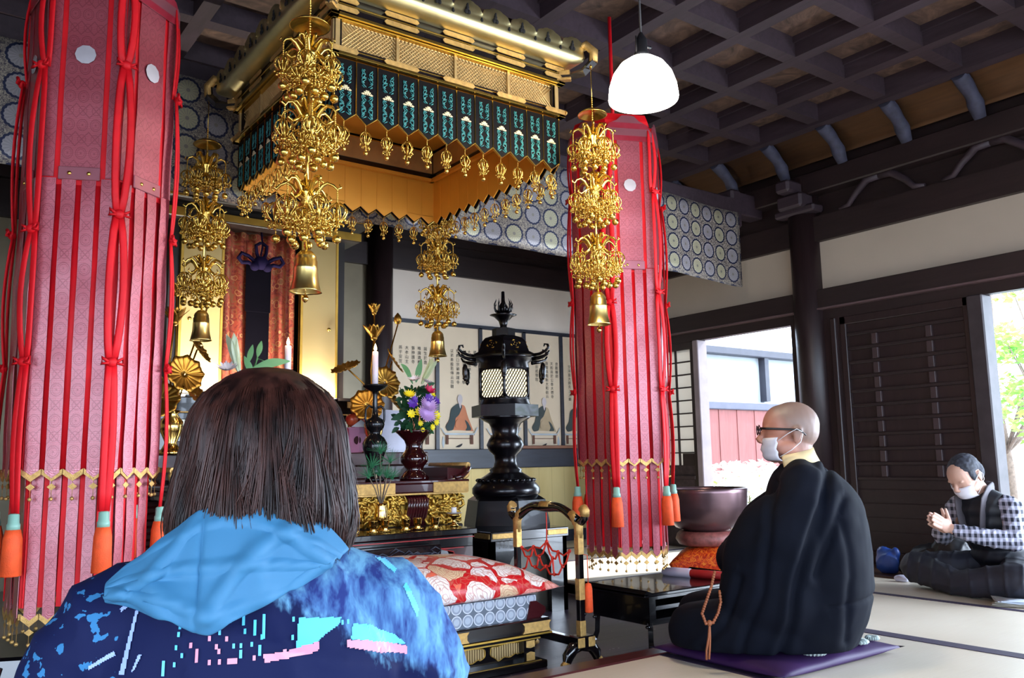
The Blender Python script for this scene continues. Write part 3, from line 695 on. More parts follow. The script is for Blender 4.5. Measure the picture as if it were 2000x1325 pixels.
# ---------------------------------------------------------------- square gilt canopy
CX, CY, HS = 1.82, 3.41, .55
can = thing('altar_canopy', 'square gold and black lacquer canopy hung from the coffered ceiling over the altar seat', 'canopy', (CX, CY, 2.1))
ZR = 2.1
def cz(z): return z-ZR
BLK = plain('canopy_black', '#120c12', .25, var=.1, coat=.3)
for k in range(4):
    R4 = Matrix.Rotation(k*pi/2, 4, 'Z')
    def mb(): q = MB(); q.M = R4; return q
    # crest: bulging cornice with scalloped edge, mitred at the corners
    prof = [(.0, 2.588), (.03, 2.583), (.062, 2.59), (.085, 2.605), (.093, 2.625), (.09, 2.642), (.088, 2.655)]
    NU = 9; cols = NU*12; P = []
    def ex(u, o_): return u*(HS+o_)
    for o_, z in prof: P.append([(ex(-1+2*j/cols, o_), -(HS+o_), cz(z)) for j in range(cols+1)])
    def ztop(u):
        f_ = (u*NU) % 1.0; s_ = abs(f_-.5)*2
        return 2.672+.030*(1-s_**1.7)-.012*max(0, s_-.86)/.14+.003*abs(sin(f_*pi*4))
    P.append([(ex(-1+2*j/cols, .098), -(HS+.098), cz(ztop(j/cols))) for j in range(cols+1)])
    m = mb(); m.grid(P, thick=.004); cr = m.build('crest', CREST, can)
    m = mb()
    for i in range(NU):
        for (f_, s_) in ((.5, 1.0), (0.0, .62)):
            u = (i+f_)/NU
            if u <= 0.01: continue
            x = ex(-1+2*u, .09); z = 2.652 if f_ else 2.636
            for dx, dz, rx in ((0, .011, .0085), (-.0062, -.001, .0085), (.0062, -.001, .0085)) if f_ else ((0, -.002, .011), (0, .006, .007)):
                m.ball((x+dx*s_*1.1, -(HS+.0935), cz(z+dz*s_*1.4)), (rx*s_, .004, rx*s_*1.25), 10, 6)
            if f_: m.ball((x, -(HS+.0935), cz(z+.0275)), (.006, .004, .010), 8, 6)
    m.build('hole_patch', plain('hole_shade', '#0a0506', .9), cr)  # dark patches on the crest stand for the shade in its holes
    m = mb()
    for (z0, z1, o_) in ((2.52, 2.588, .012), (2.355, 2.385, .008)): m.bb((-HS-o_, -HS-o_, cz(z0)), (HS+o_, -HS+.02, cz(z1)))
    m.bb((-HS, -HS, cz(2.385)), (-HS+.03, -HS+.03, cz(2.52))); m.build('lacquer_beam', BLK, can)
    m = mb()
    for (z, h, o_) in ((2.553, .006, .020), (2.508, .013, .026), (2.349, .010, .024), (2.376, .004, .012), (2.496, .006, .012)): m.bb((-HS-o_, -HS-o_, cz(z)-h/2), (HS+o_, -HS+.01, cz(z)+h/2), .001)
    m.build('gold_rail', GOLD, can)
    for x in (-.55, -.27, 0, .27, .55):
        for zz, hh in ((2.570, .021), (2.533, .021), (2.366, .021)):
            wd = .075 if abs(x) < .5 else .06
            xc = x if abs(x) < .5 else x*(1-.05)
            m = mb(); poly = [(-wd+.006, -hh/2), (wd-.006, -hh/2), (wd, -hh/4), (wd+.004, 0), (wd, hh/4), (wd-.006, hh/2), (-wd+.006, hh/2), (-wd, hh/4), (-wd-.004, 0), (-wd, -hh/4)]
            m.prism(poly, (xc, -HS-.0225, cz(zz)), (1, 0, 0), (0, 0, 1), (0, -.003, 0)); m.build('fitting_plate', GOLDL, can)
    m = mb(); m.bb((-HS, -HS+.02, cz(2.385)), (HS, -HS+.026, cz(2.50))); 
    for x in (-.55, -.275, 0, .275, .55): m.bb((x-.006, -HS+.002, cz(2.385)), (x+.006, -HS+.02, cz(2.495)))
    x = -HS
    while x < HS-.11:
        for s_ in (0, 1):
            a = (x+(0 if s_ else .11), -HS+.014, cz(2.386)); b_ = (x+(.11 if s_ else 0), -HS+.014, cz(2.494)); m.tube([a, b_], .0022, 4, smooth=False)
        x += .0165
    j = 0
    while j < 64: m.ball((-HS+.009+j*.0172, -HS+.012, cz(2.494)), (.008, .003, .006), 8, 4); j += 1
    m.build('lattice_frieze', gold('lattice_gold', '#d8b478', .5, metal=.7), can)
    m = mb(); m.bb((-HS+.012, -HS+.012, cz(2.14)), (HS-.012, -HS+.018, cz(2.345)));
    for i in range(12):
        x = -HS+.0916*(i+.5); m.prism([(-.0458, .045), (.0458, .045), (.0458, .035), (0, 0.001), (-.0458, .035)], (x, -HS+.012, cz(2.098)), (1, 0, 0), (0, 0, 1), (0, .006, 0))
    m.bb((-HS+.02, -HS+.028, cz(2.33)), (HS-.02, -HS+.05, cz(2.348)))
    for i in range(13): m.bb((-HS+.0916*i-.001, -HS+.018, cz(2.13)), (-HS+.0916*i+.001, -HS+.020, cz(2.34)))
    m.build('inner_lining', GOLDI, can)
    # corner hook
    m = MB(); m.M = Matrix.Rotation(k*pi/2, 4, 'Z') @ Matrix.Rotation(-3*pi/4, 4, 'Z')
    r0 = HS*sqrt(2)
    m.tube([(r0-.02, 0, cz(2.545)), (r0+.06, 0, cz(2.54)), (r0+.12, 0, cz(2.555)), (r0+.165, 0, cz(2.60)), (r0+.165, 0, cz(2.655)), (r0+.13, 0, cz(2.68))], [.018, .019, .021, .022, .018, .012], 4, smooth=False)
    hk = m.build('corner_hook', BLK, can)
    m = MB(); m.M = Matrix.Rotation(k*pi/2, 4, 'Z') @ Matrix.Rotation(-3*pi/4, 4, 'Z')
    m.box((r0+.015, 0, cz(2.557)), (.09, .034, .022), bev=.003); m.box((r0+.015, 0, cz(2.528)), (.10, .034, .012), bev=.003)
    m.tube([(r0+.168, 0, cz(2.60)), (r0+.172, 0, cz(2.65)), (r0+.135, 0, cz(2.688)), (r0+.105, 0, cz(2.675)), (r0+.10, 0, cz(2.655))], [.02, .0215, .02, .016, .008], 10)
    m.build('gold_tip', GOLDL, hk)
    tip = Matrix.Rotation(k*pi/2, 4, 'Z') @ Matrix.Rotation(-3*pi/4, 4, 'Z') @ Vector((r0+.15, 0, cz(2.57)))
    best = min((Vector(p) for p, _ in YL), key=lambda p: (Vector((p.x-CX, p.y-CY, 0))-Vector((tip.x, tip.y, 0))).length); e = best-Vector((CX, CY, ZR))
    m = MB(); m.tube([tip, (tip+e+Vector((0, 0, .22)))/2-Vector((0, 0, .01)), e+Vector((0, 0, .212))], .003, 6); m.ball(e+Vector((0, 0, .212)), .007, 8, 6); m.build('hook_ring', GOLDS, hk)
m = MB(); m.bb((-HS, -HS, cz(2.52)), (HS, HS, cz(2.53))); m.build('inner_ceiling', GOLDI, can)
m = MB(); m.cyl((0, 0, cz(2.6)), (0, 0, cz(3.25)), .012, n=10); m.lathe([(.5, 0), (.3, .06), (.08, .1), (.02, .16), (0, .17)], (0, 0, cz(2.59)), 4, smooth=False, ph=pi/4); m.build('roof_and_rod', BLK, can)
# one tablet with scrolls and lotus, then copies
m = MB(); m.prism([(-.0445, .246), (.0445, .246), (.0445, .036), (0, 0), (-.0445, .036)], (0, 0, 0), (1, 0, 0), (0, 0, 1), (0, .006, 0)); tabm = m.mesh('tablet')
m = MB(); rr = random.Random(5)
for z in [.035+.018*i for i in range(11)]:
    if .115 < z < .155: continue
    for s_ in (-1, 1):
        pts = [(s_*(.003+.021*abs(sin(a*1.3+z*90))), -.0015, z+.011*cos(a*2.1+z*50)) for a in [i*.55 for i in range(7)]]
        m.tube(pts, [.0021]*7, 5)
        m.ball((s_*rr.uniform(.008, .022), -.001, z+rr.uniform(-.008, .008)), (.0045, .0012, .003), 6, 4)
scrm = m.mesh('scrollwork')
m = MB()
for row, (n_, zz, ln) in enumerate(((7, .122, .020), (5, .132, .016), (3, .14, .014))):
    for i in range(n_):
        a = (i-(n_-1)/2)*.42/(1+row*.2); m.ball((sin(a)*ln*1.05, -.002-.001*row, zz+cos(a)*ln*.2-.004*row), (.0032, .0015, .0062), 6, 4, R=Matrix.Rotation(a, 3, 'Y'))
lotm = m.mesh('lotus')
m = MB(); m.tube([(-.0458, 0, .034), (0, 0, -.003), (.0458, 0, .034)], [.0022]*3, 4, smooth=False); m.tube([(.0458, -.002, .034), (.0458, -.002, .246)], [.0026]*2, 4, smooth=False); edgm = m.mesh('gold_edge')
m = MB(); beads(m, (0, 0, 0), (0, 0, -.028), .0022, 6); filigree(m, (0, 0, -.03), .042, .062, 77, 4, .0016); beads(m, (0, 0, -.092), (0, 0, -.10), .0022, 3); m.ball((0, 0, -.112), .0095, 12, 8); penm = m.mesh('pendant')
for k in range(4):
    for i in range(12):
        L = Matrix.Rotation(k*pi/2, 4, 'Z') @ Matrix.Translation((-HS+.0916*(i+.5), -HS-.002, cz(2.093)))
        t_ = mesh_obj('tablet', tabm, TABL, can); t_.matrix_local = L
        for nm, me, mt in (('scrollwork', scrm, TEAL), ('lotus', lotm, IVORY), ('gold_edge', edgm, GOLD)): mesh_obj(nm, me, mt, t_)
        p = mesh_obj('pendant', penm, GOLD, can); p.matrix_local = L @ Matrix.Translation((0, .01, -.0)) @ Matrix.Rotation(i*1.7+k, 4, 'Z')

# ---------------------------------------------------------------- hexagonal red banners
def make_banner():
    root = thing('column_banner', '', 'banner')
    W, AP = .25, .2165
    def F(k): return Matrix.Rotation(radians(-113.6+60*k)+pi/2, 4, 'Z')     # local -y is the outward normal
    def strip(x0, x1, y, zt, zb, point=0):
        q = MB(); w_ = x1-x0; n = int((zt-zb)/.014)+1; rr = random.Random(int(zt*1000+x0*999))
        ph = rr.random()*6; P = []; U = []
        for i in range(n+1):
            z = zt+(zb-zt)*i/n; wob = .0018*sin(z*15+ph)+.0005*sin(z*37+ph)
            P.append([(x0, -y+wob, z), ((x0+x1)/2, -y-.0004+wob, z-(point if i == n else 0)), (x1, -y+wob, z)]); k_ = w_/.0463; k_ = max(1, round(k_)); U.append([(0, z/.05), (.5*k_, z/.05), (k_, z/.05)])
        q.grid(P, U, thick=.002, smooth=False); return q
    upper, lower = [], []
    for k in range(6):
        f = F(k)
        m = MB(); m.bb((-W/2, -AP+.004, 1.74), (W/2, -AP+.012, 2.50)); m.M = None
        fp = m.build('red_backing', REDC, root); fp.matrix_local = f
        for x0, x1 in ((-.123, -.080), (-.062, .062), (.080, .123)):
            o = strip(x0, x1, AP, 2.48, 1.765).build('brocade_strip', BAN, root); o.matrix_local = f
        m = MB(); m.bb((-.065, -AP-.008, 1.755), (.065, -AP-.002, 1.80), .002)
        o = m.build('seam_band', BAN, root); o.matrix_local = f
        m = MB()
        for x in (-.03, .03): m.ball((x, -AP-.009, 1.777), (.007, .004, .007), 8, 6)
        m.build('stud', GOLD, o)
        m = MB(); m.lathe([(0, 0), (.033, 0), (.034, .002), (.0, .003)], n=10, smooth=False); m2 = m
        o = m2.build('silver_disc', CHALK, root); o.matrix_local = f @ Matrix.Translation((0, -AP-.007, 2.20)) @ Matrix.Rotation(pi/2, 4, 'X')
        m = MB(); P_ = [(-.128, -.03), (-.128, .02), (-.105, .06), (-.062, .08), (-.035, .105), (0, .113), (.035, .105), (.062, .08), (.105, .06), (.128, .02), (.128, -.03)]
        m.prism(P_, (0, -AP-.006, 2.47), (1, 0, 0), (0, 0, 1), (0, -.004, 0)); o = m.build('cap_flap', BAN, root); o.matrix_local = f
    m = MB(); m.lathe([(.235, 2.49), (.235, 2.56), (.22, 2.60), (.03, 2.64), (.0, 2.64)], n=6, smooth=False, ph=radians(-113.6)+pi/6); m.cyl((0, 0, 2.6), (0, 0, 3.25), .01, n=8); m.build('top_frame', REDC, root)
    m = MB(); m.lathe([(AP/cos(pi/6)-.012, .80), (AP/cos(pi/6)-.012, 1.76)], n=6, smooth=False, ph=radians(-113.6)+pi/6); m.build('inner_sleeve', plain('deep_red_lining', '#7c0c18', .8), root)
    for tier, (zt, zb, y, hw) in enumerate(((1.76, .785, AP, .123), (.80, .335, AP-.03, .106))):
        for k in range(6):
            for i in range(4):
                w_ = hw*2/4; x0 = -hw+i*w_+.009; x1 = x0+w_-.018
                o = strip(x0, x1, y+(.004 if i % 2 else 0), zt, zb, .018).build('streamer', BAN, root); o.matrix_local = F(k)
                m = MB(); c = (x0+x1)/2; hw2 = w_/2-.001
                m.prism([(-hw2, .012), (0, -.008), (hw2, .012), (hw2, -.006), (0, -.028), (-hw2, -.006)], (c, -y-.0045, zb), (1, 0, 0), (0, 0, 1), (0, .006, 0)); 
                m.tube([(c, -y, zb-.026), (c, -y, zb-.08)], .0009, 4); m.prism([(-.014, 0), (0, -.011), (.014, 0), (0, .011)], (c, -y-.001, zb-.045), (1, 0, 0), (0, 0, 1), (0, .0015, 0)); m.ball((c, -y, zb-.083), .0065, 8, 6)
                m.build('gold_tip', GOLDL, o)
            m = MB(); P = []
            for i in range(3): P.append([(-hw, -y+.008, zt+(zb-zt)*i/2), (hw, -y+.008, zt+(zb-zt)*i/2)])
            m.grid(P, thick=.002); 
            if tier == 0:
                o = m.build('red_gap', REDC, root); o.matrix_local = F(k)
            else:
                m.b.free(); m = MB()
                for i in range(5): x = -hw+i*hw/2; m.bb((x-.008, -y+.002, zb+.03), (x+.008, -y+.006, zt))
                o = m.build('red_gap', REDC, root); o.matrix_local = F(k)
    # silk cords with knots and tassels on the six edges
    for k in range(6):
        rr = random.Random(k); R6 = Matrix.Rotation(radians(-113.6+30+60*k)+pi/2, 4, 'Z'); rad = .247
        m = MB(); zs = [2.52, 2.17-.02*(k % 2), 1.64-.03*(k % 3), 1.14, .66]
        for a, b_ in zip(zs, zs[1:]):
            for s_ in (-1, 1):
                pts = []
                for i in range(9):
                    t_ = i/8; sp = sin(t_*pi)**.7; pts.append((s_*(.006+.017*sp*(1 if b_ > .9 else .3)), -rad-.012*sin(t_*pi)-(.012 if a < 2.3 else 0), a+(b_-a)*t_))
                m.tube(pts, [.0085]*9, 6, flat=(1.5, .5))
        c = m.build('cord', REDC, root); c.matrix_local = R6
        for z in zs[1:4]:
            m = MB(); m.ball((0, -rad-.018, z), (.019, .014, .016), 10, 8)
            for s_ in (-1, 1): m.tube([(s_*.012, -rad-.022, z), (s_*.032, -rad-.024, z+.012), (s_*.034, -rad-.024, z-.008), (s_*.012, -rad-.026, z-.004)], [.006, .0065, .006, .004], 6)
            m.build('knot', REDC, c)
        m = MB(); m.lathe([(.010, .0), (.016, -.004), (.017, -.03), (.02, -.034), (.02, -.05), (.0, -.05)], (0, -rad-.014, .66), 12); m.build('bead', GREENB, c)
        m = MB(); m.lathe([(0, -.045), (.021, -.05), (.027, -.08), (.030, -.19), (.027, -.192), (0, -.19)], (0, -rad-.014, .66), 20, mod=lambda a, zz: 1+.05*cos(10*a)); m.build('tassel', TASS, c)
    return root
b1 = make_banner(); b1.location = (3.10, 3.27, 0); prop(b1, 'tall red hexagonal column banner hanging behind the lamp beside the paper screen', 'banner', 'pair of red column banners')
b2 = copy_tree(b1); b2.location = (.54, 3.27, 0); prop(b2, 'tall red hexagonal column banner at the edge beside the seated woman, nearest of the pair', 'banner', 'pair of red column banners')

# ---------------------------------------------------------------- brocade valance
m = MB(); P = []; U = []
def vy(x, z): return 4.30+.018*sin(x*5.1)+.012*sin(x*13+1)*(2.8-z)+.02*sin(x*2.3+2)
cols = 200
for i in range(9):
    z0 = i/8; r_ = []; u_ = []
    for j in range(cols+1):
        x = XL+.1+(5.46-XL-.1)*j/cols; zt = 2.765; zb = 2.152+.012*sin(x*3); z = zt+(zb-zt)*z0
        r_.append((x, vy(x, z), z)); u_.append((x/.147, z0*4.13))
    P.append(r_); U.append(u_)
m.grid(P, U, thick=.004); o = m.build('brocade_valance', VAL); prop(o, 'long grey brocade valance with round chrysanthemum medallions hanging from the cross beam', 'valance')

# ---------------------------------------------------------------- pendant lamp
LP = (2.334, 2.282, 2.295)
lp = thing('pendant_lamp', 'lit white glass dome lamp hanging on a cord near the right red banner', 'lamp', LP)
m = MB(); m.lathe([(.137, -.085), (.139, -.075), (.134, -.03), (.118, .02), (.09, .06), (.055, .085), (.03, .095), (.028, .092), (.053, .08), (.087, .055), (.114, .018), (.13, -.03), (.134, -.075), (.134, -.083)], n=40)
m.build('glass_shade', emit('lamp_glass', (1, .93, .80, 1), 16), lp)
m = MB(); m.ball((0, 0, .0), .045, 16, 10); m.build('bulb', emit('bulb_glow', (1, .9, .7, 1), 40), lp)
m = MB(); m.lathe([(.03, .09), (.031, .11), (.024, .125), (.024, .17), (.012, .19), (.008, .2), (0, .2)], n=16); m.tube([(.02, 0, .15), (.05, 0, .15), (.055, 0, .155)], .006, 6); m.build('socket', plain('black_bakelite', '#16161a', .4), lp)
m = MB(); m.tube([(0, 0, .19), (-.002, 0, .5), (.0, 0, 3.38-LP[2])], .0045, 6); m.tube([(-.028, 0, .10), (-.028, 0, .18)], .003, 5); m.build('cord', plain('black_flex', '#1c181c', .6), lp)
light('lamp_light', 'POINT', (LP[0], LP[1], LP[2]-.1), 40, (1, .85, .62), size=.07)
# ---------------------------------------------------------------- altar platform and shrine
SHU = wood('altar_brown', '#2c1418', '#54302e', 'X', .3, coat=.3)
g = thing('altar_platform', 'broad dark brown stepped altar platform under the shrine', 'platform', (1.82, 5.4, 0))
m = MB()
for (x, y0, z0, z1) in ((.97, -.65, .78, .86), (.93, -.60, .70, .78), (.95, -.63, .64, .70), (.90, -.55, .30, .64), (.94, -.60, .22, .30), (.97, -.65, 0, .22)): m.bb((-x, y0, z0), (x, .9, z1), .006)
m.build('steps', SHU, g)
m = MB()
for i in range(9): m.bb((-.9, -.565, .34+i*.034), (.9, -.55, .352+i*.034), .002)
m.build('moulding', REDL, g)
g = thing('lacquer_shelf', 'black lacquer open shelf with gold fittings carrying the golden shrine', 'shelf', (1.82, 5.3, .86))
m = MB(); m.bb((-.70, -.30, .24), (.70, .5, .33), .006); m.bb((-.66, -.27, .20), (.66, .5, .24), .004); m.bb((-.70, -.30, 0), (.70, .5, .03), .004); m.bb((-.6, .3, .03), (.6, .34, .2)); m.build('body', BLACKL, g)
m = MB()
for x in (-.68, -.55, .55, .68): m.bb((x-.012, -.29, .03), (x+.012, -.27, .24))
m.build('gold_post', GOLDS, g)
m = MB()
for x in (-.62, .62): m.bb((x-.1, -.306, .285), (x+.1, -.298, .325), .003); m.bb((x-.06, -.306, .004), (x+.06, -.298, .028), .002)
m.bb((-.70, -.304, .238), (.70, -.299, .245)); m.build('gold_fitting', GOLDL, g)
z = thing('golden_shrine', 'tall shrine with gold doors and a red brocade curtain behind the altar', 'shrine', (1.82, 5.15, 1.19))
GD = NT('gilded_door'); n_ = GD.noise(GD.coord('Object', (1, 1, .35)), 2.2, 2); GD.out(GD.ramp(n_, [(.3, srgb('#b89a60')), (.7, srgb('#d8c088'))]), .34, .85); GD = GD.m
for s_ in (-1, 1):
    m = MB(); m.bb((s_*.245, -.03, .03), (s_*.50, -.005, 1.06), .003); dr = m.build('door', GD, z)
    m = MB()
    for a, b_ in (((s_*.245, -.034, .02), (s_*.262, -.0, 1.07)), ((s_*.486, -.034, .02), (s_*.503, -.0, 1.07))): m.bb(a, b_, .002)
    m.build('door_frame', GOLDS, dr)
    m = MB(); m.ball((s_*.44, -.036, .47), (.012, .006, .012)); m.build('stud', GOLD, dr)
m = MB(); m.bb((-.56, .0, .0), (-.50, .5, 1.12)); m.bb((.50, .0, .0), (.56, .5, 1.12)); m.bb((-.56, .45, 0), (.56, .5, 1.1)); m.bb((-.60, -.06, -.0), (.60, .5, .025), .004); m.bb((-.64, -.08, 1.07), (.64, .5, 1.13), .005); m.bb((-.70, -.14, 1.17), (.70, .5, 1.22), .008); m.bb((-.60, -.02, 1.13), (.60, .5, 1.17)); m.build('cabinet', plain('shrine_black', '#1c1614', .35), z)
m = MB(); m.bb((-.30, -.085, 1.08), (.12, -.078, 1.12)); m.bb((-.64, -.087, 1.075), (-.5, -.079, 1.125)); m.bb((.36, -.087, 1.075), (.64, -.079, 1.125)); m.bb((-.70, -.147, 1.18), (-.5, -.139, 1.21)); m.bb((.3, -.147, 1.18), (.7, -.139, 1.21)); m.build('gold_band', GOLDS, z)
t = NT('red_cloud_brocade'); v = t.coord('Object'); q = t.voro(t.coord('Object', (1, 1, 1)), 16); n_ = t.noise(v, 18, 4, .6, 2.5)
c = t.ramp(n_, [(.40, srgb('#7a2c20')), (.5, srgb('#a8432c')), (.6, srgb('#8c5a34'))]); c = t.mix(t.math('LESS_THAN', t.math('ABSOLUTE', t.math('SUBTRACT', q, .3)), .03), c, srgb('#b88050')); t.bump(n_, .3, .003); RBR = t.out(c, .65)
m = MB(); P = []
for i in range(14):
    zz = 1.07-1.05*i/13; P.append([(-.25+.5*j/40, .10+.018*sin(j*.9+.4*sin(i*.4)), zz) for j in range(41)])
m.grid(P, thick=.003); m.build('curtain', RBR, z)
PURP = plain('dark_purple_cord', '#140c28', .85, spec=.1); DKP = plain('dark_purple_cloth', '#07050c', .9, spec=.05)
m = MB(); m.bb((-.072, .055, .03), (.072, .07, .86)); m.bb((-.085, .045, .56), (.075, .056, .86)); m.build('dark_gap_and_hanging', DKP, z)  # near-black panel stands for the curtain's dark opening, along with the purple hanging
m = MB()
m.tube([(0, .03, 1.08), (.01, .03, .98), (0, .03, .92)], .006, 6)
for s_ in (-1, 1):
    m.tube([(0, .03, .87), (s_*.04, .025, .875), (s_*.08, .02, .905), (s_*.125, .02, .92), (s_*.145, .02, .885), (s_*.12, .02, .86), (s_*.08, .02, .865), (s_*.03, .025, .84)], .013, 8)
    m.tube([(0, .03, .86), (s_*.03, .02, .93), (s_*.035, .02, .98), (s_*.005, .02, 1.0)], .011, 7)
m.ball((0, .02, .87), (.05, .03, .045)); m.ball((-.04, .02, .845), .03); m.ball((.04, .02, .845), .03); m.build('cord_knot', PURP, z)
# light inside the shrine that makes the lower gold doors glow
for s_, nm in ((-1, 'altar_light_west'), (1, 'altar_light_east')):
    light(nm, 'AREA', (1.82+s_*.36, 5.035, 1.218), 24 if s_ < 0 else 14, (1, .93, .8), size=.2, sizey=.03, target=(1.82+s_*.37, 5.14, 1.38))
    g = thing('shrine_lamp', ('slim lamp on the shelf below the ' + ('left' if s_ < 0 else 'right') + ' golden door'), 'lamp', (1.82+s_*.36, 5.035, 1.19), group='slim lamps below the shrine doors')
    m = MB(); m.bb((-.11, -.012, 0), (.11, .012, .014), .003); m.build('housing', BLACKL, g)
    m = MB(); m.bb((-.1, .0, .014), (.1, .012, .018)); m.build('tube', emit('shrine_tube', (1, .93, .8, 1), 6), g)
# upright cloud-shaped mirror and offerings on the platform
g = thing('oval_mirror', 'pale oval mirror in a wooden rest on the altar platform inside the black shelf', 'mirror', (1.345, 5.14, .89))
m = MB(); m.M = Matrix.Rotation(pi/2, 4, 'X'); m.lathe([(0, 0), (.085, 0), (.09, .008), (.085, .012), (0, .014)], (0, .16, 0), 24, sy=.95); m.build('plate', plain('pale_disc', '#e8e4c8', .2, .6), g)
m = MB(); m.bb((-.06, -.02, 0), (.06, .04, .05), .004); m.tube([(-.05, 0, .05), (-.02, -.01, .08)], .008, 6); m.build('rest', REDL, g)
g = thing('offering_stand', 'slim gold stand with a red fruit beside the left red banner', 'stand', (1.13, 4.84, .86))
m = MB(); m.lathe([(0, 0), (.02, 0), (.008, .02), (.007, .1), (.02, .12), (.04, .135), (.035, .137), (0, .13)], n=16); m.build('stem', GOLDS, g)
m = MB(); m.ball((0, 0, .178), (.036, .036, .042)); m.build('fruit', plain('persimmon', '#b8402c', .4), g)

# gilt lotus arrangements
def leaf_disc(m, c, r, tilt, rz, lobes=9):
    R = Matrix.Translation(c) @ Matrix.Rotation(rz, 4, 'Z') @ Matrix.Rotation(tilt, 4, 'X'); n = 54; P = []
    for i in range(6):
        rr_ = r*(.06+.94*i/5)
        P.append([tuple(R @ Vector((rr_*(1+.06*cos(lobes*a)*(i/5))*cos(a), rr_*(1+.06*cos(lobes*a)*(i/5))*sin(a), .12*r*(i/5)**2*1.2+.05*r*cos(lobes*2*a)*(i/5)))) for a in [2*pi*j/n for j in range(n)]])
    m.grid(P, thick=.002, closed_u=False); m.grid([[p[-1], p[0]] for p in P], thick=.002)
def lotus(m, c, r, op=.5):
    c = Vector(c)
    for ring, (nn, sp, ht) in enumerate(((6, op, 1.0), (6, op*.6, 1.05), (4, op*.25, 1.0))):
        for k in range(nn):
            a = 2*pi*k/nn+ring*.5; d = Vector((cos(a), sin(a), 0)); P = []
            for i in range(6):
                t_ = i/5; w_ = r*.34*sin(pi*min(.98, t_*.85+.12)); rad = r*(.12+sp*1.3*t_**1.2); zz = r*ht*1.2*t_-.1*r
                s_ = d.cross(Vector((0, 0, 1)))
                P.append([tuple(c+d*(rad-w_*.25*abs(q_))+s_*w_*q_+Vector((0, 0, zz))) for q_ in (-1, -.5, 0, .5, 1)])
            m.grid(P, thick=.0015)
    m.ball(c, (r*.3, r*.3, r*.25), 10, 6)
LOT = gold('antique_gilt', '#b98a3c', .38, scale=20)
def jouka(loc, lab, s=1):
    g = thing('gilt_lotus_arrangement', lab, 'flower ornament', loc, 0, 'pair of gilt lotus arrangements')
    m = MB(); m.lathe([(0, 0), (.07, 0), (.05, .02), (.03, .06), (.055, .12), (.06, .17), (.03, .21), (.045, .23), (.03, .232), (0, .22)], n=24); m.build('vase', BRASS, g)
    m = MB(); stems = [((0, 0, .2), (.01, 0, .5), (.0, 0, .86), 'L1'), ((0, 0, .2), (-.02, 0, .5), (-.01, -.02, .72), 'L2'), ((0, 0, .2), (.05, 0, .42), (.165, 0, .80), 'B')]
    for a, b_, c, _ in stems: m.tube([a, b_, c], .005, 6)
    m.tube([(0, 0, .2), (-.06, -.02, .4), (-.19, -.03, .5)], .005, 6); m.tube([(0, 0, .2), (.06, -.03, .4), (.11, -.03, .56)], .005, 6); m.tube([(0, 0, .2), (.01, -.06, .3), (.03, -.07, .42)], .005, 6)
    m.build('stems', LOT, g)
    for c, r, op in (((0, 0, .86), .052, .55), ((-.01, -.02, .70), .07, .75)):
        m = MB(); lotus(m, c, r, op); m.build('lotus_flower', LOT, g)
    m = MB(); m.lathe([(0, 0), (.018, .01), (.026, .03), (.02, .055), (.004, .075), (0, .078)], (.165, 0, .80), 12); m.build('bud', LOT, g)
    for c, r, ti, rz in (((.035, -.08, .42), .10, 1.35, .2), ((-.20, -.03, .50), .09, .5, -1.2), ((.12, -.03, .56), .085, 1.0, 1.0), ((.10, -.06, .31), .10, .9, .8), ((-.08, -.07, .28), .10, 1.2, -.4)):
        m = MB(); leaf_disc(m, c, r, ti, rz); m.build('lotus_leaf', LOT, g)
    return g
jouka((2.385, 4.72, .86), 'tall gilt lotus arrangement with buds and leaves behind the right candle')
jouka((1.20, 4.72, .86), 'gilt lotus arrangement at the edge of the left red banner, mostly hidden')

# apples on a pink stand, paper sheet
g = thing('offering_box', 'pink hexagonal offering stand with a dark cut-out holding red apples', 'stand', (2.33, 4.84, .86))
PINK = plain('pink_lacquer', '#c987ac', .4)
m = MB(); m.lathe([(0, 0), (.065, 0), (.062, .12), (.0, .12)], n=6, smooth=False, ph=.3); m.lathe([(0, .12), (.072, .12), (.072, .155), (0, .155)], n=6, smooth=False, ph=.3); m.build('body', PINK, g)
m = MB(); m.M = Matrix.Rotation(-.35, 4, 'Z')
m.ball((0, -.058, .075), (.022, .004, .026)); m.build('opening', plain('dark_red_hole', '#3a0c18', .8), g)
m = MB(); m.face([(-.06, -.05, .157), (.06, -.05, .157), (.02, -.055, .19), (0, -.06, .20)]); m.face([(-.03, -.052, .158), (.03, -.06, .158), (-.02, -.058, .185)]); m.build('paper', plain('white_paper', '#e6e2e6', .8), g)
APP = NT('apple_skin'); APP.out(APP.ramp(APP.noise(APP.coord('Object'), 12, 3), [(.4, srgb('#b01420')), (.75, srgb('#d86a3c'))]), .25); APP = APP.m
m = MB(); m.lathe([(0, -.034), (.018, -.038), (.034, -.02), (.04, .004), (.036, .026), (.02, .038), (.006, .034), (0, .028)], n=20); apm = m.mesh('apple')
m = MB(); m.tube([(0, 0, .028), (.003, 0, .05)], .002, 5); stm = m.mesh('apple_stalk')
for i, (dx, dy, dz, lab) in enumerate(((-.0415, -.022, .196, 'red apple at the front left of the pile on the pink stand'), (.0415, -.022, .196, 'red apple on the side of the pile nearest the iron candlestick'), (.0, .051, .196, 'red apple at the back of the pile on the pink stand'), (.0, .0, .264, 'top red apple of the pile on the pink stand'), (-.125, .0, .188, 'red apple on the white paper box beside the pink stand'), (-.125, .086, .188, 'red apple behind the others on the white paper box'))):
    o = mesh_obj('apple', apm, APP); o.location = (2.33+dx, 4.84+dy, .86+dz+.003); o.rotation_euler = (.2*i, .15*(i % 3), i); prop(o, lab, 'apple', 'apples offered on the altar')
    s_ = mesh_obj('stalk', stm, BARK, o)
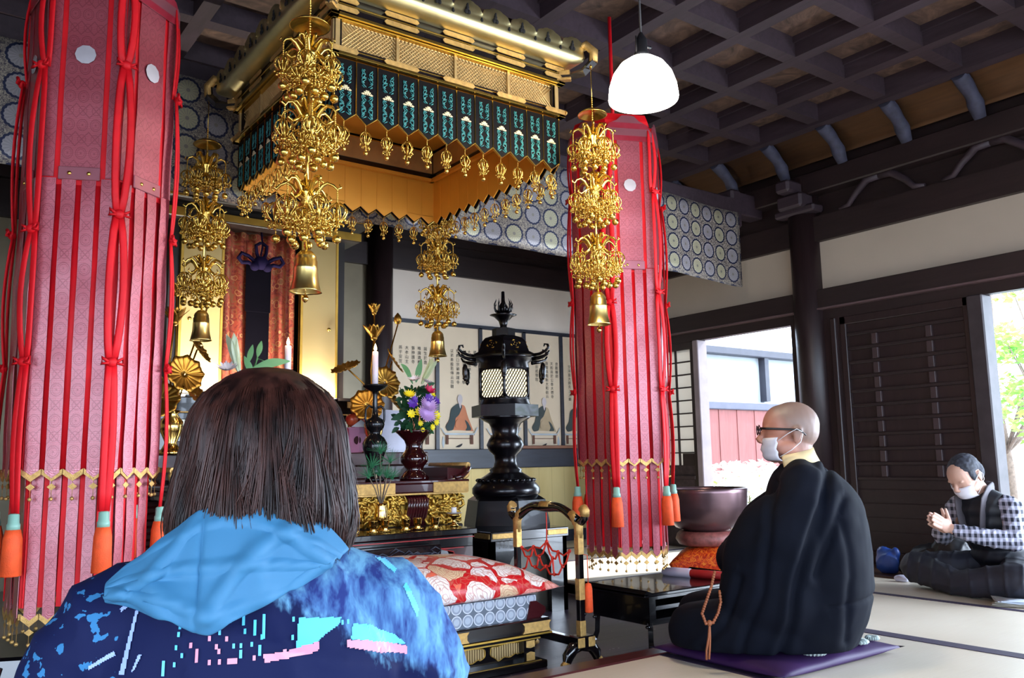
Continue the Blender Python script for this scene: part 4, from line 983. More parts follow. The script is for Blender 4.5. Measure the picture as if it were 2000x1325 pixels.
o = MB().box((0, 0, .075), (.12, .14, .15), bev=.004).build('offering_packet', plain('crimson_packet', '#a01830', .5)); o.location = (2.205, 4.88, .86); prop(o, 'crimson offering packet under two apples beside the pink stand', 'box')
m = MB(); m.face([(0, 0, 0), (.26, .0, 0), (.26, .02, .27), (.02, .02, .28)]); m.face([(.0, .0, 0), (.02, .02, .28), (.02, .03, .28), (0, .03, 0)]); m.face([(0, .03, 0), (.26, .03, 0), (.26, .03, .27), (.02, .03, .28)]); o = m.build('paper_sheet', plain('bluish_white_paper', '#c8c8d8', .8)); o.location = (2.51, 4.95, .861); prop(o, 'upright sheet of white paper leaning behind the red bouquet vase', 'paper')

# ---------------------------------------------------------------- carved offering table
CT = 4.0
g = thing('carved_altar_table', 'dark red altar table with gilt carving below its scrolled top', 'table', (1.82, CT+.22, 0))
m = MB(); m.bb((-.79, -.22, .685), (.79, .22, .70), .003); m.bb((-.78, -.215, .635), (.78, .21, .685), .006)
m.tube([(.70, -.22, .71), (.74, -.22, .715), (.775, -.22, .74), (.79, -.22, .765)], .012, 8)
m.build('top', REDL, g)
m = MB()
for s_ in (-1, 1):
    P = [(s_*(.66), .70), (s_*.74, .71), (s_*.785, .735), (s_*.80, .775), (s_*.775, .775), (s_*.75, .755), (s_*.66, .765)]
    m.prism(P, (0, -.2, 0), (1, 0, 0), (0, 0, 1), (0, .42, 0))
m.build('scrolled_end', REDL, g)
m = MB()
for s_ in (-1, 1):
    m.tube([(s_*.76, -.205, .70), (s_*.785, -.205, .72), (s_*.795, -.205, .755), (s_*.785, -.205, .777)], [.01, .012, .012, .014], 8); m.cyl((s_*.787, -.215, .778), (s_*.787, .2, .778), .014)
    for a, b_ in ((.56, .785), (.02, .33)) : m.bb((s_*a, -.222, .632), (s_*b_, -.214, .69), .002)
m.bb((-.78, -.219, .625), (.78, -.212, .634)); m.bb((-.78, -.219, .692), (.78, -.212, .697)); m.build('gold_fitting', GOLDL, g)
m = MB(); m.bb((-.70, -.15, .0), (.70, .15, .64)); m.bb((-.76, -.2, .42), (.76, .2, .46), .005); m.bb((-.76, -.2, .0), (.76, .2, .10), .005); m.build('core', plain('dark_core', '#1a0c0c', .5), g)
m = MB(); rr = random.Random(21); m.bb((-.74, -.165, .465), (.74, -.15, .625))
for i in range(420):
    x = rr.uniform(-.76, .76); zz = rr.uniform(.465, .62)
    if .41 < x < .55 or -.55 < x < -.41: continue
    pts = [(x+.026*cos(a+i)*(1-.1*k), -.17-.018*rr.random(), zz+.024*sin(a+i)) for k, a in enumerate([0, .9, 1.8, 2.7, 3.6])]
    m.tube(pts, [.006, .009, .0105, .009, .003], 6)
    if i % 3 == 0: m.ball((x, -.178, zz), (.018, .014, .014), 8, 6)
m.build('gilt_carving', GOLDS, g)
for s_ in (-1, 1):
    m = MB()
    for k in range(8):
        x = s_*(.42+.016*k); m.tube([(x, -.15, .628), (x, -.205, .60), (x, -.20, .555), (x, -.175, .50), (x, -.18, .46)], .0085, 6)
    m.build('fluted_panel', REDL, g)

# candlesticks with lit candles
def candlestick(loc, lab):
    g = thing('candlestick', lab, 'candlestick', loc, 0, 'pair of dark bronze candlesticks')
    m = MB(); m.lathe([(0, 0), (.05, 0), (.052, .012), (.036, .03), (.034, .06), (.046, .12), (.064, .17), (.066, .20), (.05, .23), (.03, .245), (.028, .26), (.046, .28), (.052, .30), (.044, .325), (.02, .34), (.015, .37), (.012, .46), (.016, .475), (.05, .49), (.066, .505), (.068, .512), (.06, .508), (0, .495)], n=32); m.build('body', plain('dark_bronze', '#191a1e', .22, .6, coat=.3), g)
    m = MB()
    for s_ in (-1, 1): m.tube([(s_*.045, 0, .29), (s_*.056, 0, .33), (s_*.055, 0, .38), (s_*.035, 0, .40), (s_*.016, 0, .39)], .006, 7)
    m.build('handle', plain('dark_bronze', '#191a1e', .22, .6), g)
    c = thing('candle', lab.replace('dark bronze candlestick', 'candle'), 'candle', (loc[0], loc[1], loc[2]+.498), 0, 'pair of lit white candles')
    prop(c, 'lit white candle burning on ' + lab, 'candle')
    m = MB(); m.lathe([(0, 0), (.016, 0), (.0165, .1), (.0165, .192), (.012, .196), (0, .193)], n=20)
    t = NT('candle_wax'); t.p.inputs['Subsurface Weight'].default_value = .4; t.p.inputs['Subsurface Radius'].default_value = (.04, .02, .01); wx_ = t.out(srgb('#e8dce4'), .5); m.build('wax', wx_, c)
    m = MB(); m.tube([(0, 0, .192), (0, 0, .205)], .0015, 5); m.build('wick', INK, c)
    m = MB(); m.lathe([(0, .196), (.007, .203), (.0085, .212), (.005, .226), (0, .24)], n=12); m.build('flame', emit('candle_flame', (1, .62, .22, 1), 30), c)
    light('candle_light', 'POINT', (loc[0], loc[1]-.0, loc[2]+.498+.235), 1.6, (1, .6, .3), size=.02)
candlestick((2.09, 4.12, .70), 'dark bronze candlestick standing beside the dark red bouquet vase')
candlestick((1.60, 4.12, .70), 'dark bronze candlestick hidden behind the seated woman')

# dark red vases with bouquets
VASE = plain('dark_red_glaze', '#2a080c', .08, coat=.8, var=.1)
def vase(loc, lab):
    g = thing('flower_vase', lab, 'vase', loc, 0, 'pair of dark red flower vases')
    m = MB(); m.lathe([(0, 0), (.078, 0), (.082, .012), (.062, .035), (.045, .055), (.055, .075), (.074, .10), (.076, .125), (.058, .15), (.048, .165), (.046, .19), (.055, .215), (.088, .248), (.104, .262), (.105, .27), (.095, .266), (.05, .22), (.04, .19), (0, .18)], n=36); m.build('body', VASE, g)
    return g
vase((2.335, 4.13, .70), 'dark red flared vase holding the colourful bouquet')
vase((1.37, 4.13, .70), 'dark red flared vase hidden behind the seated woman, holding white lilies')
GRN = leaf_mat('flower_leaf', '#16422c', '#3f7a4c'); GRN2 = leaf_mat('lily_leaf', '#4a9058', '#8cc88c')
def petalflower(m, c, r, n, up, layers=2, cup=.4):
    c = Vector(c); up = Vector(up).normalized(); a0 = up.orthogonal().normalized(); b0 = up.cross(a0)
    for L in range(layers):
        for k in range(n):
            a = 2*pi*(k+.5*L)/n; d = a0*cos(a)+b0*sin(a); s_ = up.cross(d); P = []; R_ = r*(1-.25*L)
            for i in range(4):
                t_ = i/3; w_ = R_*(2.2/n)*sin(pi*min(.97, t_*.8+.15)); P.append([tuple(c+d*R_*t_+up*(cup*R_*t_**1.5+L*.1*R_)+s_*w_*q_) for q_ in (-1, 0, 1)])
            m.grid(P)
def blade(m, a, b_, w_, droop=.0, n=8):
    a, b_ = Vector(a), Vector(b_); d = b_-a; s_ = d.cross(Vector((.3, 1, .1))).normalized(); P = []
    for i in range(n):
        t_ = i/(n-1); p = a+d*t_+Vector((0, 0, droop*sin(pi*t_))); ww = w_*sin(pi*min(.98, t_*.9+.06)); P.append([tuple(p-s_*ww), tuple(p+Vector((0, -.15*ww, 0))), tuple(p+s_*ww)])
    m.grid(P)
def lily(m, a, b_, r):
    a, b_ = Vector(a), Vector(b_); up = (b_-a).normalized(); L = (b_-a).length; a0 = up.orthogonal().normalized(); b0 = up.cross(a0)
    for k in range(6):
        an = 2*pi*k/6; P = []
        for i in range(7):
            t_ = i/6; d = a0*cos(an)+b0*sin(an); s_ = up.cross(d); rad = r*(.12+.5*t_**2+.45*max(0, t_-.75)*4*.5); w_ = r*(.12+.42*sin(pi*min(1, t_*.9)))*(1 if i < 6 else .1)
            P.append([tuple(a+up*L*t_+d*rad+s_*w_*q_) for q_ in (-1, 0, 1)])
        m.grid(P)
bq = thing('flower_bouquet', 'colourful bouquet of chrysanthemums, rose and lilies in the dark red vase', 'flowers', (2.335, 4.13, .965))
m = MB(); rr = random.Random(4)
for i in range(22): m.tube([(rr.uniform(-.03, .03), rr.uniform(-.03, .03), -.06), (rr.uniform(-.05, .05), rr.uniform(-.05, .03), .08), (rr.uniform(-.09, .09), rr.uniform(-.08, .05), rr.uniform(.08, .26))], .0025, 5)
m.build('stems', GRN, bq)
m = MB()
for i in range(150):
    a = rr.uniform(0, 2*pi); r0 = rr.uniform(.02, .085); zz = rr.uniform(-.01, .24); r0 *= (1.15 if zz < .15 else .8)
    p = Vector((r0*cos(a), r0*sin(a)*.8, zz)); blade(m, p, p+Vector((cos(a)*rr.uniform(.02, .055), sin(a)*.03-.01, rr.uniform(-.03, .04))), rr.uniform(.008, .016), .005, 5)
blade(m, (-.05, -.03, .10), (-.17, -.05, .06), .02); blade(m, (.06, -.02, .25), (.115, -.03, .27), .014)
m.build('leaves', GRN, bq)
def fl(name, mat, items):
    for c, r, n, up, L, cup in items:
        m = MB(); petalflower(m, c, r, n, up, L, cup); m.build(name, mat, bq)
YEL = plain('yellow_petal', '#ecd820', .5); LIL = plain('lilac_petal', '#c8a0d8', .5); WHI = plain('white_petal', '#f0e4e8', .5); MAG = plain('magenta_petal', '#d01850', .5); PUR = plain('purple_petal', '#5a2ca0', .5)
fl('lilac_chrysanthemum', LIL, [((.03, -.10, .135), .055, 22, (0, -.8, .5), 3, .4), ((.01, -.11, .085), .06, 22, (0, -.8, .4), 3, .4)])
fl('yellow_flower', YEL, [((-.075, -.08, .19), .035, 14, (-.2, -.6, .7), 2, .5), ((-.03, -.10, .10), .028, 9, (0, -1, .2), 2, .4), ((-.07, -.09, .09), .026, 9, (-.3, -1, .2), 2, .4), ((.085, -.09, .085), .03, 9, (.3, -1, .2), 2, .4), ((.09, -.08, .05), .024, 9, (.3, -1, 0), 2, .4), ((.06, -.09, .02), .02, 8, (.2, -1, 0), 2, .4), ((-.02, -.1, .04), .018, 8, (0, -1, 0), 2, .4), ((-.005, -.1, .005), .014, 8, (0, -1, 0), 2, .4), ((.075, -.07, .20), .022, 9, (.4, -.8, .4), 2, .4)])
fl('white_chrysanthemum', WHI, [((-.03, -.05, .275), .045, 20, (-.2, -.3, .9), 2, .5), ((.055, -.04, .27), .038, 18, (.3, -.3, .9), 2, .5)])
fl('magenta_rose', MAG, [((.045, -.08, .215), .036, 8, (.1, -.7, .6), 4, .7)])
fl('purple_flower', PUR, [((.09, -.08, .165), .03, 7, (.3, -.8, .4), 2, .3), ((-.06, -.09, .145), .03, 7, (-.3, -.8, .3), 2, .3), ((.04, -.09, .178), .028, 7, (0, -.9, .3), 2, .3), ((-.05, -.09, .17), .022, 7, (0, -1, .3), 2, .3)])
m = MB(); blade(m, (.0, -.02, .27), (.03, -.03, .40), .018); blade(m, (-.02, -.02, .26), (-.11, -.05, .365), .014, .02); m.build('lily_bud', GRN2, bq)
m = MB(); lily(m, (.03, -.03, .26), (.10, -.05, .40), .035); m.build('lily', leaf_mat('pale_lily', '#c8d8a8', '#f0f4d8'), bq)
bl = thing('lily_bouquet', 'white lily with green buds and leaves rising behind the woman\'s head', 'flowers', (1.37, 4.13, .965))
m = MB()
for p in (((0, 0, -.08), (-.02, 0, .1), (-.035, -.02, .28)), ((0, 0, -.08), (.03, 0, .15), (.07, -.02, .36)), ((0, 0, -.08), (.02, 0, .12), (.03, 0, .33)), ((0, 0, -.08), (-.03, 0, .1), (-.06, -.02, .27))): m.tube(p, .0035, 6)
m.tube([(.04, 0, .27), (.08, 0, .355), (.12, -.01, .34), (.125, -.01, .30)], .003, 5); m.build('stems', GRN2, bl)
m = MB(); lily(m, (-.02, -.03, .27), (-.08, -.06, .46), .042); m.build('lily', leaf_mat('white_lily', '#d8e4c8', '#f4f8ec'), bl)
m = MB(); petalflower(m, (-.085, -.05, .285), .055, 12, (-.2, -.4, .8), 2, .5); m.build('white_chrysanthemum', WHI, bl)
m = MB(); blade(m, (.045, -.02, .30), (.225, -.05, .345), .022, .01); blade(m, (.03, 0, .33), (.045, -.02, .42), .014); blade(m, (.07, -.02, .36), (.085, -.03, .44), .014); blade(m, (.05, -.02, .27), (.0, -.03, .36), .016); m.build('leaves', GRN2, bl)

# ---------------------------------------------------------------- low offering table, bowls, pine sprig
g = thing('low_offering_table', 'low black and red lacquer table set with brass bowls behind the red cushion', 'table', (1.82, 3.84, -.07))
m = MB(); m.bb((-.64, -.14, .50), (.64, .14, .53), .004); m.bb((-.62, -.13, .44), (.62, .12, .50), .004)
m.build('top', BLACKL, g)
m = MB(); m.bb((-.625, -.134, .486), (.625, -.129, .49)); m.bb((-.56, -.137, .437), (.56, -.127, .441)); 
m.tube([(.43, -.134, .437), (.50, -.134, .42), (.52, -.134, .36), (.525, -.134, .2), (.54, -.134, .04)], .003, 5); m.tube([(-.43, -.134, .437), (-.50, -.134, .42), (-.52, -.134, .36), (-.525, -.134, .2)], .003, 5)
m.build('red_line', plain('vermilion_line', '#a01c1c', .3), g)
for s_ in (-1, 1):
    for y in (-.1, .1):
        m = MB(); m.prism([(s_*.62, .44), (s_*.62, 0), (s_*.53, 0), (s_*.53, .36), (s_*.50, .42), (s_*.42, .44)], (0, y-.025, 0), (1, 0, 0), (0, 0, 1), (0, .05, 0)); m.build('leg', REDL, g)
m = MB(); m.lathe([(0, 0), (.014, 0), (.018, .004), (.012, .008), (.017, .016), (.021, .03), (.023, .05), (.025, .052), (.022, .05), (.018, .02), (0, .014)], n=24); bm_ = m.mesh('bowl')
m = MB(); m.lathe([(0, -.004), (.03, -.002), (.033, .003), (.03, .001), (0, .0)], n=24); sm_ = m.mesh('saucer')
BX = [1.74, 1.83, 1.92, 2.00, 2.10, 2.185, 2.27]
CL = ['brass offering cup at the left end of the row, nearest the seated woman', 'second brass offering cup from the woman in the row', 'third brass offering cup from the woman, left of the pine sprig vase', 'brass offering cup directly in front of the pine sprig vase', 'brass offering cup just right of the pine sprig vase', 'second brass offering cup from the stemmed dish', 'brass offering cup at the right end of the row, nearest the stemmed dish']
for i, x in enumerate(BX):
    o = mesh_obj('brass_bowl', bm_, BRASS); o.location = (x, 3.80+.03*(i % 2), .466); s_ = mesh_obj('saucer', sm_, BRASS, o)
    prop(o, CL[i], 'cup', 'row of brass cups on the low table')
m = MB(); m.lathe([(0, 0), (.026, 0), (.02, .008), (.01, .02), (.012, .035), (.03, .04), (.034, .06), (.032, .1), (.026, .12), (.03, .135), (.022, .13), (0, .1)], n=28)
for (x, y, lab) in ((2.02, 3.88, 'tall brass pot holding the pine sprig'), (1.90, 3.90, 'tall lidded brass pot left of the pine sprig'), (1.62, 3.88, 'tall brass pot behind the woman')):
    pass
potm = m.mesh('pot')
for (x, y, lab, s_) in ((2.015, 3.90, 'brass vase holding the pine sprig on the low table', 1.0), (1.885, 3.92, 'tall bright brass jar behind the offering cups', .95)):
    o = mesh_obj('brass_jar', potm, BRASS); o.location = (x, y, .461); o.scale = (s_, s_, s_); prop(o, lab, 'jar')
m = MB(); rr = random.Random(12); tw = MB()
for b_ in ((-.05, 0, .20), (.0, .01, .27), (.05, .0, .22), (.02, -.02, .15), (-.015, -.01, .16), (.055, -.01, .14), (-.07, 0, .15)):
    tw.tube([(0, 0, 0), (b_[0]*.5, b_[1], b_[2]*.6), b_], .003, 5)
    for i in range(46):
        d = Vector((rr.gauss(0, .55), rr.gauss(0, .5), abs(rr.gauss(.55, .5)))).normalized(); a = Vector(b_)-d*.01; m.tube([a, a+d*rr.uniform(.05, .09)], [.0012, .0004], 3, cap=False)
g = thing('pine_sprig', 'green pine sprig standing in a brass vase on the low table', 'plant', (2.015, 3.90, .58)); m.build('needles', plain('pine_green', '#2f7a50', .5), g); tw.build('twigs', BARK, g)
g = thing('brass_stemmed_dish', 'brass stemmed dish with a short white candle at the end of the low table', 'dish', (2.42, 3.86, .461))
m = MB(); m.lathe([(0, 0), (.022, 0), (.024, .006), (.012, .015), (.009, .03), (.012, .042), (.026, .052), (.034, .062), (.030, .062), (0, .056)], n=28); m.build('stand', BRASS, g)
m = MB(); m.lathe([(.02, .064), (.04, .068), (.042, .070), (.0, .068)], n=28); m.build('saucer', plain('pale_saucer', '#b8b4c0', .3), g)
c = MB().lathe([(0, .07), (.014, .07), (.014, .098), (0, .098)], n=16).build('candle_stub', plain('white_wax', '#f0ecec', .5)); c.location = (2.42, 3.86, .461); prop(c, 'short white candle stub on the stemmed brass dish', 'candle')
g = thing('black_box', 'black lacquered box with carved front between the cushion and the low table', 'box', (2.0, 3.655, -.07))
m = MB(); m.bb((-.24, -.03, 0), (.2, .03, .47), .004); m.build('case', BLACKL, g); m = MB()
for i in range(40): rr2 = random.Random(i); x = rr2.uniform(-.2, .16); zz = rr2.uniform(.37, .45); m.tube([(x, -.032, zz), (x+.03, -.034, zz+rr2.uniform(-.02, .02)), (x+.06, -.032, zz)], [.002, .004, .001], 5)
m.build('carving', plain('blue_black_relief', '#232838', .3), g)

# ---------------------------------------------------------------- iron lantern on its stands
LX, LY = 3.03, 4.24
g = thing('arched_pedestal', 'black lacquer pedestal with arched openings under the iron lantern', 'pedestal', (LX-.03, LY, -.07))
m = MB()
hw = .27
for k in range(4):
    q = Matrix.Rotation(k*pi/2, 4, 'Z'); m.M = q
    arch = [(-.15, .0)]+[(-.15+.0, .26)]+[(-.15*cos(a*pi/12)-.0, .26+.12*sin(a*pi/12)) for a in range(1, 12)]+[(.15, .26), (.15, 0)]
    out = [(-hw, 0), (-hw, .42), (hw, .42), (hw, 0)]
    L = [(-hw, 0), (-hw, .42), (0, .42)] + [(x, y) for x, y in arch[::-1] if x <= 0.001]
    Rr = [(hw, 0), (hw, .42), (0, .42)] + [(x, y) for x, y in arch if x >= -.001]
    Lp = [(-hw, 0), (-hw, .42), (0, .42), (0, .38)] + [(x, y) for x, y in arch if x < -.001][::-1]
    Rp = [(-x, y) for x, y in Lp]
    m.prism(Lp, (0, -hw, 0), (1, 0, 0), (0, 0, 1), (0, .03, 0)); m.prism(Rp, (0, -hw, 0), (1, 0, 0), (0, 0, 1), (0, .03, 0))
m.M = None; m.bb((-hw-.01, -hw-.01, .42), (hw+.01, hw+.01, .475), .004); m.build('frame', BLACKL, g)
m = MB(); m.bb((-.2, -.2, 0), (.2, .2, .40)); m.build('inner_panel', plain('grey_inner', '#5c5850', .7), g)
m = MB()
for s_ in (-1, 1):
    m.bb((s_*.27, -.284, .435), (s_*.12, -.278, .465), .002); m.bb((s_*.278, -.27, .435), (s_*.284, -.12, .465), .002)
m.build('gold_fitting', GOLDL, g)
IRON = plain('dark_iron', '#100d12', .28, .5, var=.2, coat=.2)
g = thing('iron_lantern', 'tall black iron lantern with glowing lattice windows and curled roof corners', 'lantern', (LX, LY, .405))
m = MB()
m.lathe([(0, 0), (.265, 0), (.265, .02), (.25, .10), (.24, .16), (.19, .19), (.0, .19)], n=6, smooth=False, ph=.2)
m.lathe([(0, .18), (.19, .18), (.205, .20), (.205, .235), (.18, .27), (.155, .30), (.115, .33), (.095, .345), (.10, .36), (.075, .38), (.065, .42), (.07, .46), (.10, .49), (.115, .53), (.10, .57), (.078, .60), (.085, .65), (.10, .68), (.14, .705), (.165, .73), (0, .73)], n=36)
m.build('column', IRON, g)
m = MB(); 
for a in range(24):
    an = a*pi/12; m.ball((.165*cos(an), .165*sin(an), .288), (.02, .02, .014), 8, 6)
m.build('lotus_moulding', IRON, g)
m = MB(); m.lathe([(0, .725), (.21, .725), (.21, .795), (0, .795)], n=6, smooth=False, ph=.2); m.lathe([(0, .79), (.15, .79), (.16, .80), (.15, .835), (.155, .84), (0, .84)], n=36)
m.lathe([(0, .995), (.15, .995), (.155, 1.0), (.15, 1.03), (.19, 1.05), (.20, 1.06), (0, 1.06)], n=36); m.build('platform', IRON, g)
# lattice window barrel (6 panels)
for k in range(6):
    Rk = Matrix.Rotation(radians(-126+30)+k*pi/3+pi/2, 4, 'Z')
    m = MB(); m.M = Rk; a_ = .148; w_ = .082
    po = rounded([(-w_, .842), (w_, .842), (w_, .995), (-w_, .995)], 4)
    m.prism(po, (0, -a_+.012, 0), (1, 0, 0), (0, 0, 1), (0, .003, 0)); m.build('paper_pane', emit('lantern_paper', (1, .86, .58, 1), 1.35), g)
    m = MB(); m.M = Rk
    m.tube([(x, -a_, y) for x, y in po], .005, 6, closed=True)
    for i in range(-9, 10):
        for s_ in (1, -1):
            pts = []
            for zz in (.845, .992):
                x = i*.0195+s_*(zz-.918)*.75; pts.append((x, zz))
            (xa, za), (xb, zb) = pts
            def clip(xa, za, xb, zb):
                if abs(xa) > w_ and abs(xb) > w_ and xa*xb > 0: return None
                def f_(x0, z0, x1, z1):
                    if abs(x0) > w_: t_ = ((w_ if x0 > 0 else -w_)-x0)/(x1-x0); return (x0+(x1-x0)*t_, z0+(z1-z0)*t_)
                    return (x0, z0)
                return f_(xa, za, xb, zb), f_(xb, zb, xa, za)
            r_ = clip(xa, za, xb, zb)
            if r_: m.tube([(r_[0][0], -a_+.004, r_[0][1]), (r_[1][0], -a_+.004, r_[1][1])], .0034 if s_ > 0 else .0018, 4)
    m.bb((-w_-.008, -a_-.002, .838), (w_+.008, -a_+.01, .848)); m.bb((-w_-.008, -a_-.002, .99), (w_+.008, -a_+.01, 1.0))
    m.build('lattice', IRON, g)
m = MB()
for k in range(6):
    an = radians(-126)+k*pi/3; m.cyl((.165*cos(an), .165*sin(an), .838), (.165*cos(an), .165*sin(an), 1.0), .009, n=8)
m.build('corner_rib', IRON, g)
m = MB()
m.lathe([(0, 1.055), (.22, 1.055), (.235, 1.065), (.20, 1.085), (.178, 1.10), (.165, 1.14), (.155, 1.18), (.13, 1.215), (.085, 1.235), (.07, 1.24), (.0, 1.24)], n=6, smooth=False, ph=radians(-126))
m.lathe([(0, 1.235), (.072, 1.235), (.072, 1.285), (0, 1.285)], n=6, smooth=False, ph=.3)
m.lathe([(.04, 1.28), (.02, 1.30), (.03, 1.335), (.06, 1.365), (.085, 1.375), (.05, 1.378), (0, 1.37)], n=24); rf = m.build('roof', IRON, g)
m = MB(); m.lathe([(0, 1.38), (.02, 1.385), (.035, 1.41), (.03, 1.43), (.012, 1.46), (.01, 1.53), (0, 1.535)], n=14)
for k in range(9):
    an = k*2*pi/9
    for q_ in (0, 1): m.tube([(.02*cos(an), .02*sin(an), 1.385), (.05*cos(an), .05*sin(an), 1.40+.01*q_), (.058*cos(an+.1), .058*sin(an+.1), 1.425+.02*q_), (.044*cos(an), .044*sin(an), 1.45+.03*q_)], [.006, .006, .004, .001], 5)
m.build('flaming_jewel', IRON, rf)
for k in range(6):
    an = radians(-126)+k*pi/3; c_, s_ = cos(an), sin(an); P = lambda r, zz: (r*c_, r*s_, zz)
    m = MB(); m.tube([P(.21, 1.065), P(.25, 1.07), P(.29, 1.09), P(.31, 1.115), P(.305, 1.14), P(.285, 1.145), P(.28, 1.125)], [.013, .012, .010, .009, .008, .007, .004], 7)
    m.tube([P(.20, 1.04), P(.25, 1.045), P(.30, 1.06), P(.315, 1.09)], [.012, .01, .008, .006], 7)
    h_ = m.build('roof_curl', IRON, rf)
    m = MB(); m.cyl(P(.27, 1.05), P(.27, 1.02), .0015, n=4); m.lathe([(0, .0), (.01, -.005), (.016, -.02), (.018, -.05), (.012, -.07), (.016, -.075), (.004, -.09), (0, -.09)], P(.27, 1.02), 8); m.build('wind_bell', IRON, h_)
# gilt wheel crest on the roof face towards the viewer
for k in range(6):
    Rk = Matrix.Rotation(radians(-126+30)+k*pi/3+pi/2, 4, 'Z') ; m = MB(); m.M = Rk @ Matrix.Translation((0, -.138, 1.155)) @ Matrix.Rotation(-.2, 4, 'X')
    for j in range(4):
        a = j*pi/2+.35; m.tube([(.03*cos(a-.32), -.004, .03*sin(a-.32)), (.034*cos(a), -.004, .034*sin(a)), (.03*cos(a+.32), -.004, .03*sin(a+.32))], [.003, .006, .003], 5)
        m.ball((.013*cos(a), -.004, .013*sin(a)), (.004, .002, .004), 6, 4)
    m.build('gilt_crest', GOLDS, rf)
MAPZ = [(-.1, -.1), (0, 0), (.19, .19), (.73, .66), (.795, .725), (.842, .762), (.995, .943), (1.055, 1.015), (1.24, 1.155), (1.285, 1.20), (1.378, 1.29), (1.535, 1.44), (2, 1.9)]
def mapz(z_):
    for (a, b_), (c_, d_) in zip(MAPZ, MAPZ[1:]):
        if z_ <= c_: return b_+(d_-b_)*(z_-a)/(c_-a)
    return z_
def remap(o):
    for ch in o.children:
        for v_ in ch.data.vertices: v_.co.z = mapz(v_.co.z)
        remap(ch)
remap(g)
from mathutils.bvhtree import BVHTree
# ---------------------------------------------------------------- altar seat with mat and cushion
g = thing('raised_dais', 'low black lacquer altar seat platform with gold fittings and pierced panels', 'platform', (1.82, 3.28, -.07))
m = MB(); m.bb((-.51, -.33, .145), (.51, .33, .205), .006); m.bb((-.47, -.30, .12), (.47, .30, .145), .003); m.bb((-.50, -.32, 0), (.50, .32, .03), .004)
m.bb((-.42, -.262, .03), (.42, .26, .12)); m.build('body', BLACKL, g)
for s_ in (-1, 1):
    m = MB(); m.prism([(s_*.40, .205), (s_*.475, .205), (s_*.50, .225), (s_*.50, .245), (s_*.45, .275), (s_*.42, .275)], (0, -.31, 0), (1, 0, 0), (0, 0, 1), (0, .62, 0)); m.build('side_rail', REDL, g)
m = MB(); m.bb((-.515, -.334, .140), (.515, -.328, .147)); m.bb((-.475, -.304, .118), (.475, -.299, .123)); m.bb((-.475, -.31, .026), (.475, -.299, .031))
for s_ in (-1, 1): m.bb((s_*.512, -.33, .14), (s_*.516, .33, .147))
m.build('gold_line', GOLDS, g)
m = MB()
for x in (-.5, .0, .5):
    wd = .075; xc = x*(1-.13) if x else .02
    m.prism([(-wd, 0), (-wd+.01, .012), (-wd+.01, .03), (-wd, .042), (wd, .042), (wd-.01, .03), (wd-.01, .012), (wd, 0)], (xc, -.331, .152), (1, 0, 0), (0, 0, 1), (0, -.004, 0))
for x in (-.42, .02, .42):
    for z0 in (.035, .085): m.prism([(-.022, 0), (-.022, .03), (0, .036), (.022, .03), (.022, 0)] if z0 < .06 else [(-.022, .03), (-.022, .004), (0, 0), (.022, .004), (.022, .03)], (x, -.303, z0), (1, 0, 0), (0, 0, 1), (0, -.003, 0))
m.build('fitting_plate', GOLDL, g)
for x in (-.42, .02, .42):
    m = MB(); m.bb((x-.025, -.30, .03), (x+.025, -.262, .12)); m.bb((x-.032, -.302, .03), (x-.027, -.262, .12)); m.build('post', BLACKL, g)
SLAT = NT('gold_slats'); v = SLAT.sep(SLAT.coord('Object')); s_ = SLAT.math('SINE', SLAT.math('MULTIPLY', v[0], 520)); SLAT.bump(s_, .6, .003); SLAT.out(SLAT.ramp(s_, [(.2, srgb('#8a7048')), (.8, srgb('#c8aa78'))]), .45, .6); SLAT = SLAT.m
for x in (-.32, -.11, .13, .32):
    po = rounded([(-.075, .085), (-.04, .082), (0, .092), (.05, .088), (.085, .08), (.085, .045), (.06, .03), (.05, .038), (.02, .022), (-.01, .03), (-.04, .012), (-.055, .03), (-.08, .045)], 4)
    m = MB(); m.prism([(a, b_*.85) for a, b_ in po], (x, -.262, .033), (1, 0, 0), (0, 0, 1), (0, -.003, 0)); pn = m.build('pierced_panel', SLAT, g)
    m = MB(); m.tube([(x+a, -.266, .033+b_*.85) for a, b_ in po], .002, 5, closed=True); m.build('panel_rim', GOLDS, pn)
t = NT('grey_disc_brocade'); tc = t.new('ShaderNodeTexCoord'); x = t.sep(tc.outputs['UV'])
fu = t.math('SUBTRACT', t.math('FRACT', x[0]), .5); fv = t.math('SUBTRACT', t.math('FRACT', x[1]), .5); r = length2(t, fu, fv)
c = t.mix(t.math('LESS_THAN', r, .47), srgb('#5c6470'), srgb('#c8ccd4')); c = t.mix(t.math('LESS_THAN', r, .40), c, srgb('#8a92a0')); c = t.mix(t.math('LESS_THAN', r, .25), c, srgb('#a8b0bc')); GDB = t.out(c, .6)
m = MB()
for a, b_, n_ in (((-.455, -.305), (.455, -.305), 17), ((.455, -.305), (.455, .305), 11.5), ((.455, .305), (-.455, .305), 17), ((-.455, .305), (-.455, -.305), 11.5)):
    m.face([(a[0], a[1], .205), (b_[0], b_[1], .205), (b_[0], b_[1], .30), (a[0], a[1], .30)], [(0, 0), (n_, 0), (n_, 1.8), (0, 1.8)])
m.face([(-.455, -.305, .30), (.455, -.305, .30), (.455, .305, .30), (-.455, .305, .30)], [(0, 0), (17, 0), (17, 11), (0, 11)]); m.face([(-.455, -.305, .2052), (-.455, .305, .2052), (.455, .305, .2052), (.455, -.305, .2052)])
o = m.build('brocade_mat', GDB); o.location = (1.82, 3.28, -.07); prop(o, 'thick grey brocade mat with rows of discs on the altar seat', 'mat')
